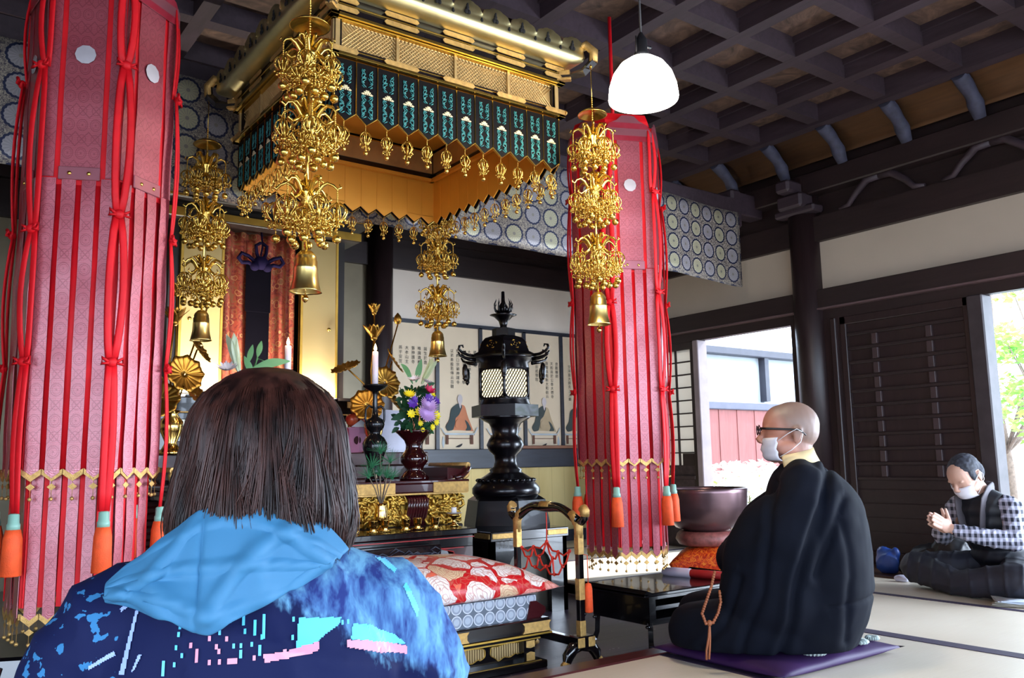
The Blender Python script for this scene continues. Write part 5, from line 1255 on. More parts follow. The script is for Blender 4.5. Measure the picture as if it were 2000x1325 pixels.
def pillow(hx, hy, h, lift=.02, n=28, edge=.12, corner=.07):
    m = MB(); P = []; Q = []
    for j in range(n+1):
        v = -1+2*j/n; r_ = []; q_ = []
        for i in range(n+1):
            u = -1+2*i/n
            cu = 1+corner*(abs(u*v))**3; prof = max(0, (1-abs(u)**3.2))**.55*max(0, (1-abs(v)**3.2))**.55
            x = hx*u*cu; y = hy*v*cu; r_.append((x, y, edge*h+h*(1-edge)*prof+lift*(abs(u*v))**6+.004*sin(u*9+v*5)*prof)); q_.append((x, y, edge*h-edge*h*.9*min(1, prof*2)+lift*(abs(u*v))**6))
        P.append(r_); Q.append(q_)
    m.grid(P); m.grid(Q); bmesh.ops.remove_doubles(m.b, verts=m.b.verts, dist=.0006)
    return m
t = NT('red_white_floral_brocade'); v = t.coord('Object'); n_ = t.noise(v, 7, 3, .5, .6)
dv = t.new('ShaderNodeVectorMath', operation='ADD'); t.link(v, dv.inputs[0]); nn = t.new('ShaderNodeTexNoise'); t.link(v, nn.inputs['Vector']); nn.inputs['Scale'].default_value = 9; sc_ = t.new('ShaderNodeVectorMath', operation='SCALE'); t.link(nn.outputs['Color'], sc_.inputs[0]); sc_.inputs['Scale'].default_value = .09; t.link(sc_.outputs[0], dv.inputs[1])
vo = t.new('ShaderNodeTexVoronoi'); t.link(dv.outputs[0], vo.inputs['Vector']); vo.inputs['Scale'].default_value = 8.5
cell = t.sep(vo.outputs['Color']); c = t.ramp(cell[0], [(0, srgb('#e6dcd8')), (.34, srgb('#e89a90')), (.55, srgb('#f0e4e0')), (.68, srgb('#d8b894')), (.8, srgb('#ea6a50')), (.86, srgb('#e8e0e0'))], 'CONSTANT')
rings = t.math('LESS_THAN', t.math('SINE', t.math('MULTIPLY', vo.outputs['Distance'], 70)), -.72); c = t.mix(t.math('MULTIPLY', rings, .6), c, srgb('#a8604c'))
ve = t.voro(dv.outputs[0], 8.5, 'DISTANCE_TO_EDGE'); c = t.mix(t.math('LESS_THAN', ve, t.math('MULTIPLY', t.math('SUBTRACT', n_, .38), .55)), c, srgb('#c0141c'))
vp = t.voro(dv.outputs[0], 30, 'DISTANCE_TO_EDGE'); c = t.mix(t.math('MULTIPLY', t.math('LESS_THAN', vp, .045), .5), c, srgb('#c0705c'))
t.bump(ve, .25, .004); FLOR = t.out(c, .3, spec=.6)
o = pillow(.515, .33, .16, .01).build('brocade_cushion', FLOR); o.location = (1.83, 3.26, .233); prop(o, 'large red, pink and white floral brocade cushion on the altar seat', 'cushion')

# ---------------------------------------------------------------- gong stand with arched top and red net cord
g = thing('gong_stand', 'black lacquer gong stand with arched gilt-tipped top beside the brocade cushion', 'stand', (2.445, 3.12, -.07))
y0, y1 = -.235, .215
for y in (y0, y1):
    m = MB(); m.bb((-.014, y-.014, .12), (.014, y+.014, .60), .003); p = m.build('post', BLACKL, g)
    m = MB()
    for z0, z1 in ((.12, .185), (.27, .36), (.46, .545)): m.bb((-.0155, y-.0155, z0), (.0155, y+.0155, z1), .002)
    m.build('gold_sleeve', GOLDL, p)
    m = MB(); m.ball((.016, y-.005, .21), (.008, .008, .01), 8, 6); m.build('peg', BLACKL, p)
    m = MB(); m.bb((-.045, y-.035, .075), (.045, y+.035, .125), .005); b_ = m.build('foot_block', BLACKL, g)
    m = MB(); m.bb((-.047, y-.037, .08), (-.01, y-.03, .12), .002); m.bb((.01, y-.037, .08), (.047, y-.030, .12), .002); m.build('gold_plate', GOLDL, b_)
    m = MB()
    for s_ in (-1, 1): m.tube([(0, y, .085), (s_*.05, y, .075), (s_*.078, y, .045), (s_*.088, y, .012), (s_*.105, y, .012)], [.025, .028, .026, .016, .008], 8, flat=(1, .9))
    f_ = m.build('cloud_foot', BLACKL, g)
    m = MB()
    for s_ in (-1, 1): m.tube([(s_*.082, y, .02), (s_*.098, y, .014), (s_*.112, y, .014)], [.019, .015, .009], 8)
    m.build('gold_toe', GOLDL, f_)
m = MB(); m.bb((-.018, y0, .075), (.018, y1, .11), .004); m.build('base_rail', BLACKL, g)
m = MB(); m.tube([(0, y0+(y1-y0)*t_, .60+.055*sin(pi*t_)**.9+.012*sin(pi*2*t_)**2) for t_ in [i/14 for i in range(15)]], [.017+.004*abs(cos(pi*i/7)) for i in range(15)], 8, flat=(1.1, .9))
for y, s_ in ((y0, -1), (y1, 1)): m.tube([(0, y, .60), (0, y+s_*.022, .60), (0, y+s_*.042, .615), (0, y+s_*.045, .64), (0, y+s_*.03, .655)], [.018, .018, .018, .02, .017], 8)
a = m.build('arch', BLACKL, g)
m = MB(); m.tube([(0, y0+(y1-y0)*t_, .603+.055*sin(pi*t_)**.9+.012*sin(pi*2*t_)**2) for t_ in (.42, .47, .53, .58)], .0205, 8, flat=(1.1, .9))
for y, s_ in ((y0, -1), (y1, 1)):
    m.tube([(0, y+s_*.042, .625), (0, y+s_*.046, .645), (0, y+s_*.03, .66)], .0215, 8); m.tube([(0, y-s_*.05, .632), (0, y-s_*.02, .612), (0, y, .585), (0, y, .53)], [.019, .021, .021, .019], 8)
m.build('gold_tip', GOLDL, a)
CORD = plain('orange_red_cord', '#cc2c18', .6)
m = MB(); nz = lambda y, z: (0, y, z)
m.tube([nz(-.01, .63), nz(-.012, .57), nz(-.01, .50)], .003, 5)
pts = [(-.01, .50), (.09, .47), (.18, .46), (-.09, .46), (-.17, .47), (-.05, .43), (.05, .43), (.13, .42), (-.12, .40), (0, .39), (.08, .38), (-.06, .36), (.17, .36)]
for a_, b_ in ((0, 1), (1, 2), (0, 3), (3, 4), (0, 5), (0, 6), (1, 6), (1, 7), (2, 7), (3, 5), (3, 8), (4, 8), (5, 9), (6, 9), (6, 10), (7, 10), (5, 11), (8, 11), (9, 11), (7, 12), (9, 10)):
    p, q = pts[a_], pts[b_]; m.tube([nz(*p), nz((p[0]+q[0])/2, (p[1]+q[1])/2-.018), nz(*q)], .0045, 6)
for p in pts: m.ball(nz(*p), .0085, 8, 6)
m.build('red_net', CORD, g)
m = MB(); m.tube([(.014, y0-.005, .46), (.035, y0-.012, .455), (.036, y0-.012, .33)], .002, 5); m.lathe([(0, .34), (.012, .335), (.017, .315), (.018, .22), (.015, .215), (0, .217)], (.036, y0-.012, 0), 14, mod=lambda a, zz: 1+.06*cos(8*a)); m.build('tassel', TASS, g)

# ---------------------------------------------------------------- monk's black desk, striker, bowl
g = thing('low_desk', 'low black lacquer desk with outward curving legs in front of the monk', 'desk', (3.14, 3.02, -.07))
m = MB(); m.bb((-.40, -.225, .255), (.40, .225, .272), .004)
for s_ in (-1, 1): m.prism([(s_*.40, .272), (s_*.40, .262), (s_*.35, .272), (s_*.385, .285)], (0, -.225, 0), (1, 0, 0), (0, 0, 1), (0, .45, 0))
m.build('top', BLACKL, g)
m = MB(); m.bb((-.34, -.19, .235), (.34, .19, .256)); m.bb((-.34, -.19, .125), (.34, .19, .15))
m.bb((-.34, -.19, .15), (-.30, .19, .235)); m.bb((.30, -.19, .15), (.34, .19, .235)); m.bb((-.30, -.19, .188), (.30, -.17, .205)); m.bb((-.30, .17, .15), (.30, .19, .235)); m.build('apron', BLACKL, g)
for sx in (-1, 1):
    for sy in (-1, 1):
        m = MB(); m.tube([(sx*.325, sy*.175, .135), (sx*.325, sy*.178, .10), (sx*.327, sy*.18, .05), (sx*.335, sy*.19, .02), (sx*.365, sy*.20, .0)], [.019, .016, .016, .018, .012], 4, smooth=False); m.ball((sx*.343, sy*.178, .118), (.012, .01, .008), 8, 6); m.build('leg', BLACKL, g)
g = thing('bell_striker', 'padded bell striker with white end and red wrapped handle lying on the desk', 'striker', (3.33, 3.0, .222))
m = MB(); d = Vector((.25, -.97, 0)).normalized(); o0 = Vector((-.08, .17, 0))
m.tube([o0-d*.01, o0, o0+d*.06, o0+d*.15, o0+d*.16], [.008, .02, .024, .024, .018], 16); m.build('white_end', plain('white_leather', '#c8c0d4', .6), g)
m = MB(); m.tube([o0+d*.15, o0+d*.155, o0+d*.24, o0+d*.34, o0+d*.345], [.015, .021, .022, .02, .012], 16); m.build('red_handle', plain('red_wrap', '#a81c20', .5), g)
BWX, BWY = 4.11, 3.64
g = thing('bell_bowl', 'large dark bronze singing bowl resting on its cushion beside the monk', 'bowl', (BWX, BWY, .341))
m = MB(); m.lathe([(0, 0), (.10, .002), (.18, .03), (.235, .09), (.258, .16), (.262, .24), (.265, .262), (.258, .268), (.252, .262), (.25, .24), (.245, .16), (.22, .09), (.17, .04), (.0, .012)], n=56); m.build('body', plain('bronze_bowl', '#6c5458', .3, .75, var=.3, scale=6), g)
o = MB().lathe([(0, .03), (.13, .03), (.17, .04), (.19, .07), (.18, .10), (.16, .118), (.08, .113), (0, .108)], n=40, mod=lambda a, zz: 1+.03*cos(4*a)).build('bowl_cushion', plain('dark_brocade_cushion', '#7c4440', .5, var=.4, scale=40)); o.location = (BWX, BWY, .232); prop(o, 'upper brown brocade ring cushion under the singing bowl', 'cushion')
t = NT('orange_gold_brocade'); n_ = t.noise(t.coord('Object'), 26, 4, .6, 3); t.bump(n_, .3, .003); RGB_ = t.out(t.ramp(n_, [(.4, srgb('#a81c10')), (.52, srgb('#e04c18')), (.62, srgb('#e88a28'))]), .4)
o = pillow(.175, .175, .185, .0, edge=.45, corner=.12).build('bowl_cushion', RGB_); o.location = (BWX, BWY, .075); o.rotation_euler = (0, 0, .5); prop(o, 'lower orange-red square brocade cushion under the singing bowl', 'cushion')
g = thing('bowl_stand', 'low dark stand under the singing bowl cushions', 'stand', (BWX, BWY, 0))
m = MB(); m.lathe([(0, 0), (.2, 0), (.21, .02), (.17, .03), (.16, .05), (.2, .06), (.2, .08), (0, .08)], n=8, smooth=False); m.build('body', REDL, g)

# ---------------------------------------------------------------- floor cushion
PURC = plain('purple_satin', '#2c1040', .6, var=.15, scale=10, spec=.3)
g = thing('floor_cushion', 'flat purple satin floor cushion with white chrysanthemums under the monk', 'cushion', (2.985, 2.30, 0))
me = pillow(.375, .315, .065, .004, edge=.35, corner=.05); me.build('pad', PURC, g)
m = MB(); rr = random.Random(6)
for (cx_, cy_, r_) in ((.25, -.16, .055), (.06, -.235, .06), (.30, -.02, .045), (.19, -.245, .05), (-.1, -.25, .05), (.31, -.24, .03)):
    for k in range(18):
        a = 2*pi*k/18; m.ball((cx_+r_*.62*cos(a), cy_+r_*.55*sin(a), .064-.10*max(0, abs(cy_)-.2)-.05*max(0, cx_-.25)), (r_*.42, r_*.12, .009), 8, 4, R=Matrix.Rotation(a, 3, 'Z'))
    m.ball((cx_, cy_, .062-.10*max(0, abs(cy_)-.2)), (r_*.3, r_*.3, .004), 10, 4)
m.build('chrysanthemum_print', plain('pale_print', '#a8b4b0', .6), g)

# ================================================================ people
SKIN = NT('skin'); SKIN.p.inputs['Subsurface Weight'].default_value = .15; SKIN.p.inputs['Subsurface Radius'].default_value = (.02, .008, .004)
n_ = SKIN.noise(SKIN.coord('Object'), 9, 3); SKIN = SKIN.out(SKIN.ramp(n_, [(.3, srgb('#b08878')), (.7, srgb('#c49a86'))]), .5)
def cap(m, a, b_, r0, r1, n=14):
    a, b_ = Vector(a), Vector(b_); d = (b_-a).normalized()
    P = []; R = []
    for i in range(5): t_ = i/4*pi/2; P.append(a-d*r0*cos(t_)); R.append(max(.0005, r0*sin(t_)))
    for i in range(5): t_ = i/4*pi/2; P.append(b_+d*r1*sin(t_)); R.append(max(.0005, r1*cos(t_)))
    m.tube(P, R, n)
def chain(m, pts, rs):
    for (a, b_), (r0, r1) in zip(zip(pts, pts[1:]), zip(rs, rs[1:])): cap(m, a, b_, r0, r1)
def head(m, H, tilt=0, yaw=0, s=1.0, skull=True):
    R = Matrix.Translation(H) @ Matrix.Rotation(yaw, 4, 'Z') @ Matrix.Rotation(tilt, 4, 'X'); R3 = R.to_3x3()
    def E(c, r): m.ball(R @ (Vector(c)*s), tuple(x*s for x in r), 20, 14, R=R3)
    E((0, -.012, .03), (.077, .095, .085)); E((0, .03, .02), (.068, .068, .085)); E((0, -.03, .015), (.074, .075, .078))
    E((0, .035, -.045), (.055, .058, .055)); E((0, .06, -.085), (.028, .026, .022)); 
    for a in (-1, 1):
        E((a*.03, .055, -.03), (.03, .035, .03)); E((a*.05, .02, -.055), (.018, .04, .028)); E((a*.032, .083, .022), (.018, .012, .007))
        E((a*.079, -.012, -.008), (.008, .017, .030)); E((a*.083, -.020, .004), (.006, .013, .018)); E((a*.079, -.006, -.032), (.006, .008, .01)); E((a*.011, .105, -.028), (.008, .010, .008))
    m.tube([R @ (Vector(p)*s) for p in ((0, .088, .02), (0, .098, .0), (0, .112, -.02), (0, .108, -.03))], [.009*s, .010*s, .014*s, .010*s], 10)
    E((0, .092, -.052), (.022, .010, .006)); E((0, .090, -.061), (.019, .010, .006))
    return R
def wrinkle(seed, amp, dirs):
    def f(co, n_):
        d = 0
        for (ax, fr, ph, w_) in dirs:
            q = Vector(ax).dot(co)*fr+ph+2.2*noise.noise(co*2.1+Vector((seed, 0, 0)))
            d += w_*(1-abs(sin(q)))**3
        return co + n_*amp*(d-.25) + n_*amp*.35*noise.noise(co*9)
    return f

# -------- woman in the blue hooded jacket, seen from behind
wm = thing('person', 'seated woman seen from behind with dark bobbed hair and blue hooded jacket', 'person', (.40, 1.13, 0), -math.atan2(.36, 1.0))
m = MB()
RH = head(m, Vector((.008, .02, .815)), tilt=-.12, s=.96)
chain(m, [(0, -.005, .76), (0, -.015, .66)], [.052, .06]); 
for z_, rx, ry in ((.575, .125, .07), (.50, .135, .08), (.40, .13, .08), (.30, .14, .09), (.20, .16, .12)): m.ball((0, -.01, z_), (rx, ry, .07), 20, 12)
for a in (-1, 1):
    chain(m, [(a*.12, .0, .585), (a*.205, .01, .42), (a*.17, .17, .30), (a*.10, .26, .25)], [.045, .040, .034, .028])
    chain(m, [(a*.10, -.03, .17), (a*.13, .36, .10), (a*.12, .0, .06), (a*.11, -.15, .05)], [.10, .07, .055, .04])
    px = a*.09
    m.ball((px, .31, .225), (.038, .045, .018), 12, 8)
    for k in range(4): chain(m, [(px+(k-1.5)*.018, .34, .222), (px+(k-1.5)*.019, .375, .215), (px+(k-1.5)*.018-a*.003, .395-.006*abs(k-1.2), .20)], [.009, .0085, .007])
    chain(m, [(px-a*.032, .30, .222), (px-a*.048, .325, .216), (px-a*.05, .348, .208)], [.011, .010, .008])
mesh_obj('body', remeshed(m, .0075, 2), SKIN, wm)
t = NT('navy_print_jacket'); v = t.coord('Object'); n_ = t.noise(t.coord('Object', (1.6, 1, .55)), 26, 4, .6, .25); n2 = t.noise(v, 60, 3); x = t.sep(v)
# printed pale blue cloud area across the upper right of the back
e = t.math('ADD', t.math('ADD', t.math('MULTIPLY', x[0], 3.4), t.math('MULTIPLY', x[2], 6.0)), t.math('MULTIPLY', n_, .5))
cloud = t.ramp(e, [(.0, (0, 0, 0, 1)), (1, (1, 1, 1, 1))]); 
mr_ = t.new('ShaderNodeMapRange'); t.link(e, mr_.inputs[0]); mr_.inputs[1].default_value = 4.13; mr_.inputs[2].default_value = 4.24
lim = t.math('GREATER_THAN', t.math('ADD', x[2], t.math('MULTIPLY', n_, .02)), t.math('SUBTRACT', .655, t.math('MULTIPLY', x[0], .25)))
cl = t.math('MULTIPLY', mr_.outputs[0], 1.0, clamp=True)
c = t.mix(cl, srgb('#0d153c'), t.ramp(n_, [(.36, srgb('#222f68')), (.47, srgb('#3f6290')), (.62, srgb('#6092b2'))]))
spk = t.math('MULTIPLY', t.math('GREATER_THAN', n2, .60), t.math('LESS_THAN', x[0], -.15)); c = t.mix(t.math('MULTIPLY', spk, .6), c, srgb('#3f8ac0'))
JK = t.out(c, .75, spec=.15)
m = MB()
stack(m, [(0, -.01, .70, .06, .04), (0, -.012, .67, .12, .075), (0, -.018, .62, .17, .10), (0, -.02, .55, .195, .12), (0, -.02, .45, .19, .125), (0, -.01, .35, .185, .13), (0, 0, .26, .20, .15), (0, 0, .18, .19, .14)])
m.ball((0, -.01, .655), (.10, .07, .05), 20, 10)
for a in (-1, 1):
    chain(m, [(a*.10, -.01, .645), (a*.165, -.01, .605), (a*.205, .0, .54), (a*.228, .01, .42), (a*.19, .16, .31), (a*.115, .25, .26)], [.055, .072, .074, .066, .062, .045])
me = remeshed(m, .009, 6, wrinkle(3, .012, [((1, .2, .4), 26, 0, .6), ((.3, 0, 1), 30, 1, .5)]))
jk = mesh_obj('jacket', me, JK, wm)
bv = BVHTree.FromPolygons([v_.co for v_ in me.vertices], [list(p.vertices) for p in me.polygons])
def back(x_, z_, off=.002, y0_=-.6):
    h = bv.ray_cast(Vector((x_, y0_, z_)), Vector((0, 1, 0)))
    return (x_, h[0].y-off, z_) if h[0] is not None else None
def patch(m, poly, off=.002, steps=.006):
    xs = [p[0] for p in poly]; zs = [p[1] for p in poly]
    def inside(x_, z_):
        c_ = False; j = len(poly)-1
        for i in range(len(poly)):
            if (poly[i][1] > z_) != (poly[j][1] > z_) and x_ < (poly[j][0]-poly[i][0])*(z_-poly[i][1])/(poly[j][1]-poly[i][1])+poly[i][0]: c_ = not c_
            j = i
        return c_
    nx = max(1, int((max(xs)-min(xs))/steps)); nz_ = max(1, int((max(zs)-min(zs))/steps)); dx = (max(xs)-min(xs))/nx; dz = (max(zs)-min(zs))/nz_
    for i in range(nx):
        for j in range(nz_):
            a, b_ = min(xs)+i*dx, min(zs)+j*dz
            if inside(a+dx/2, b_+dz/2):
                q = [back(a, b_, off), back(a+dx, b_, off), back(a+dx, b_+dz, off), back(a, b_+dz, off)]
                if all(q): m.face(q)
def dash(m, x_, z_, w_, h_, sl=0): patch(m, [(x_-w_/2, z_-h_/2), (x_+w_/2, z_-h_/2+sl), (x_+w_/2, z_+h_/2+sl), (x_-w_/2, z_+h_/2)], .0022, min(w_, .004)*.99)
CYP = plain('cyan_print', '#52b8ec', .5); PKP = plain('pink_print', '#d8889c', .5); WHP = plain('pale_violet_print', '#8ea4e4', .5)
m = MB()
for (x_, z_) in [(-.078, .625), (-.081, .616), (-.082, .608), (-.084, .594), (-.077, .586), (-.085, .576), (-.059, .614), (-.053, .609), (-.04, .614), (-.037, .608), (-.026, .62), (-.009, .608), (.01, .601), (-.021, .593), (-.013, .593), (-.001, .594), (.045, .597), (.046, .616), (.105, .606), (.112, .606)]: dash(m, x_, z_, .0028, .0052)
for (x_, z_, h_) in [(-.011, .620, .012), (.002, .611, .016), (.012, .612, .026), (.008, .587, .012), (-.097, .572, .016), (-.013, .584, .009)]: dash(m, x_, z_, .0032, h_)
patch(m, [(.052, .617), (.104, .612), (.101, .604), (.084, .596), (.073, .588), (.049, .585)], .0022, .0016)
patch(m, [(.118, .603), (.14, .600), (.151, .592), (.172, .583), (.188, .570), (.164, .572), (.132, .582), (.115, .586)], .0022, .0016)
patch(m, [(.185, .64), (.19, .645), (.206, .61), (.203, .60)], .0022, .0016); patch(m, [(.11, .700), (.118, .706), (.15, .69), (.18, .66), (.176, .656), (.145, .682)], .0022, .0016)
m.build('cyan_print', CYP, jk)
m = MB()
for (x_, z_) in [(-.068, .596), (-.048, .602), (-.04, .593), (-.037, .588), (-.029, .601), (-.047, .577), (-.055, .609), (.002, .579), (-.036, .577)]: dash(m, x_, z_, .0032, .0055)
dash(m, -.061, .585, .0032, .014); dash(m, -.022, .577, .011, .006); dash(m, .036, .583, .004, .008)
patch(m, [(.012, .582), (.041, .585), (.076, .589), (.075, .579), (.041, .577), (.014, .573)], .0023, .0016); patch(m, [(.11, .586), (.137, .582), (.164, .574), (.189, .567), (.189, .557), (.159, .564), (.132, .572), (.11, .578)], .0024, .0016)
m.build('pink_print', PKP, jk)
m = MB(); patch(m, [(-.134, .632), (-.131, .632), (-.140, .565), (-.146, .565)], .0023, .0012); patch(m, [(-.152, .634), (-.146, .638), (-.144, .635), (-.150, .630)], .0023, .0012); patch(m, [(-.18, .57), (-.18, .574), (-.155, .588), (-.152, .584)], .0023, .0012); patch(m, [(-.132, .568), (-.129, .570), (-.122, .586), (-.126, .586)], .0023, .0012)
m.build('violet_print', WHP, jk)
# hood lying across the shoulders
HOOD = plain('sky_blue_fabric', '#306c92', .7, var=.06, scale=6)
m = MB()
ho = [(-.034, .758), (.003, .760), (.051, .738), (.085, .720), (.113, .690), (.08, .671), (.052, .656), (.024, .645), (-.014, .627), (-.048, .610), (-.07, .617), (-.096, .629), (-.133, .640), (-.167, .648), (-.166, .66), (-.145, .680), (-.123, .695), (-.106, .712), (-.088, .724), (-.062, .746)]
top = [ho[i] for i in (14, 15, 16, 17, 18, 19, 0, 1, 2, 3, 4)]; bot = [ho[i] for i in (13, 12, 11, 10, 9, 8, 7, 6, 5)]
def along(L, t_):
    ds = [0]
    for a, b_ in zip(L, L[1:]): ds.append(ds[-1]+sqrt((a[0]-b_[0])**2+(a[1]-b_[1])**2))
    q = t_*ds[-1]
    for i in range(len(L)-1):
        if q <= ds[i+1]+1e-9:
            f_ = (q-ds[i])/(ds[i+1]-ds[i]); return (L[i][0]+(L[i+1][0]-L[i][0])*f_, L[i][1]+(L[i+1][1]-L[i][1])*f_)
    return L[-1]
def backs(x_, z_):
    p = back(x_, min(z_, .655), 0); y = p[1] if p else -.04
    if z_ > .655: y = y + (z_-.655)*.35
    return y
P = []; NS, NT_ = 60, 30
for i in range(NT_+1):
    t_ = i/NT_; r_ = []
    for j in range(NS+1):
        s_ = j/NS; a = along(top, s_); b_ = along(bot, s_); x_ = a[0]+(b_[0]-a[0])*t_; z_ = a[1]+(b_[1]-a[1])*t_
        puff = (sin(pi*min(1, t_*.92+.04))**.5)*(sin(pi*(.03+.94*s_))**.45)
        fold = .006*(1-abs(sin(s_*7+t_*3.2+.4)))**4+.008*(1-abs(sin(s_*3.2-t_*2.2+1.3)))**6+.004*(1-abs(sin((t_-s_*.35)*9)))**5
        if abs(s_-.42) < .012: fold -= .003
        y = min(backs(x_, z_), backs(x_*.9, z_-.01))
        r_.append((x_, y-.006-.030*puff-fold*puff*2.6, z_))
    P.append(r_)
m.grid(P, thick=.006)
# inner roll around the neck
m.tube([(.085*cos(a), -.0+.075*sin(a), .700-.012*sin(a)+.0*a) for a in [i*2*pi/28 for i in range(28)]], .028, 12, closed=True)
hd = m.build('hood', HOOD, jk)
md = hd.modifiers.new('s', 'SUBSURF'); md.levels = 1; md.render_levels = 1
# hair
HAIR = NT('dark_brown_hair'); n_ = HAIR.noise(HAIR.coord('Object', (1, 1, .12)), 60, 3); HAIR.p.inputs['Anisotropic'].default_value = .5
HAIR = HAIR.out(HAIR.ramp(n_, [(.35, srgb('#150908')), (.7, srgb('#43241d'))]), .42, spec=.3)
HC = Vector((.010, .012, 0))
prof = [(.928, .004), (.924, .034), (.914, .056), (.896, .079), (.872, .094), (.845, .102), (.82, .106), (.79, .111), (.76, .116), (.735, .119), (.71, .117), (.69, .109)]
def hr(z_):
    for (z0, r0), (z1, r1) in zip(prof, prof[1:]):
        if z_ >= z1: f_ = (z0-z_)/(z0-z1); return r0+(r1-r0)*max(0, f_)
    return prof[-1][1]
def hair_pt(an, z_, k=1.0):
    # an = 0 at the back (-y); the face side stays open low down
    front = max(0, -cos(an)); r_ = hr(z_)*k
    ry = r_*(1.02 if cos(an) > 0 else .86)
    return Vector((HC.x+r_*sin(an), HC.y-ry*cos(an), z_+.006*sin(an*5+2)*(z_ < .75)))
m = MB(); P = []
zz = [.9279, .924, .914, .896, .872, .845, .82, .79, .76, .735, .71]
amax = 2.25
for z_ in zz: P.append([tuple(hair_pt(-amax+2*amax*j/140, z_, .95 if z_ > .78 else .90)*1.0+Vector((0, 0, 0))) for j in range(141)])
m.grid(P, thick=.004)
P = []
for z_ in zz[:5]: P.append([tuple(hair_pt(amax+(2*pi-2*amax)*j/50, z_, .95)) for j in range(51)])
m.grid(P, thick=.004)
m.build('hair', HAIR, wm)
m = MB(); rr = random.Random(99)
for i in range(3400):
    an = rr.uniform(-amax-.1, amax+.1)*(1 if i % 5 else .8); k = rr.uniform(.955, 1.035); zend = rr.uniform(.68, .79) if rr.random() < .45 else rr.uniform(.668, .705)
    z0_ = rr.uniform(.85, .927) if rr.random() < .5 else .9265; n = 12; pts = []; tw_ = rr.uniform(-.15, .15); g_ = int((an+3)*6); fl_ = .03*sin(g_*1.7)+rr.uniform(-.01, .03); cl_ = .09*sin(g_*2.1); zend += .012*sin(g_*3.3)
    for j in range(n):
        t_ = j/(n-1); z_ = z0_+(zend-z0_)*t_**.9
        a2 = an+tw_*t_+cl_*t_*t_*2
        kk = k+.025*sin(an*11+z_*26)+fl_*3.2*max(0, t_-.62)
        p = hair_pt(a2, z_, kk); p.z = z_
        pts.append(p)
    m.tube(pts, [.0012]*6+[.001]*3+[.0008, .0005, .0002], 3, cap=False)
m.build('hair_strands', HAIR, wm)

# -------- monk in the black robe
MZ = math.atan2(.6, .8)
mk = thing('person', 'bald monk in a black robe kneeling on a purple cushion with glasses and white mask', 'person', (3.0, 2.2, .045), MZ)
HM = Vector((-.02, -.018, .845))
m = MB(); RM = head(m, HM, tilt=-.02, yaw=.12, s=1.12)
chain(m, [(-.02, -.03, .80), (-.01, -.045, .70)], [.068, .075])
m.ball((-.02, -.055, .79), (.06, .045, .05), 14, 10)
for z_, rx, ry in ((.60, .17, .10), (.50, .17, .11), (.40, .17, .12), (.30, .18, .13), (.20, .19, .14)): m.ball((0, -.06, z_), (rx, ry, .09), 20, 12)
for a in (-1, 1):
    chain(m, [(a*.17, -.05, .61), (a*.22, .0, .42), (a*.16, .10, .33), (a*.08, .13, .31)], [.05, .042, .036, .03])
    chain(m, [(a*.10, -.10, .15), (a*.15, .30, .10), (a*.13, .0, .06), (a*.11, -.16, .055)], [.08, .055, .04, .03])
    px = a*.055; m.ball((px, .17, .30), (.02, .045, .04), 12, 8)
    for k in range(4): chain(m, [(px, .20, .32-k*.018), (px-a*.01, .235, .318-k*.018), (px-a*.03, .25, .31-k*.017)], [.009, .0085, .007])
    chain(m, [(px, .16, .325), (px-a*.01, .185, .345), (px-a*.018, .205, .35)], [.011, .010, .008])
t = NT('shaven_skin'); x = t.sep(t.coord('Object')); n_ = t.noise(t.coord('Object'), 10, 3)
e = t.new('ShaderNodeMapRange'); t.link(t.math('ADD', t.math('SUBTRACT', x[2], t.math('MULTIPLY', x[1], 1.1)), t.math('MULTIPLY', n_, .03)), e.inputs[0]); e.inputs[1].default_value = .84; e.inputs[2].default_value = .93
t.p.inputs['Subsurface Weight'].default_value = .12; t.p.inputs['Subsurface Radius'].default_value = (.02, .008, .004)
MSK = t.out(t.mix(e.outputs[0], t.ramp(n_, [(.3, srgb('#a8705c')), (.7, srgb('#b88270'))]), srgb('#80685e')), .5)
mesh_obj('body', remeshed(m, .0062, 2), MSK, mk)
ROBE = plain('black_robe_cloth', '#060914', .85, var=.2, scale=5, bump=.04, spec=.12)
m = MB()
stack(m, [(0, -.04, .735, .06, .05), (0, -.05, .715, .12, .085), (0, -.07, .66, .20, .14), (0, -.09, .58, .235, .18), (0, -.10, .46, .25, .195), (0, -.10, .34, .26, .20), (0, -.085, .22, .265, .21), (0, -.05, .12, .26, .22), (0, .0, .05, .26, .24), (0, .0, .01, .24, .22)])
for a in (-1, 1):
    chain(m, [(a*.09, -.045, .685), (a*.17, -.045, .64), (a*.215, -.02, .56), (a*.245, .04, .44), (a*.22, .14, .38), (a*.12, .22, .35)], [.06, .085, .10, .11, .11, .08])
    stack(m, [(a*.20, .03, .60, .05, .06), (a*.215, .05, .54, .09, .13), (a*.23, .075, .42, .10, .175), (a*.225, .09, .30, .105, .185), (a*.215, .10, .18, .11, .19), (a*.20, .11, .09, .09, .17), (a*.2, .11, .06, .05, .1)])
    stack(m, [(a*.14, .10, .20, .06, .12), (a*.15, .17, .17, .13, .26), (a*.15, .20, .11, .155, .29), (a*.15, .20, .05, .155, .295), (a*.15, .20, .01, .14, .28)])
CR = [[(-.155, .71), (-.115, .564), (-.035, .397), (.025, .146), (.085, -.02)], [(.045, .65), (.085, .46), (.125, .25), (.205, .02)], [(-.195, .585), (-.115, .40), (-.075, .31)], [(-.115, .19), (-.30, .215)], [(.20, .30), (.26, .12), (.36, .03)], [(-.18, .50), (-.20, .30), (-.16, .06)]]
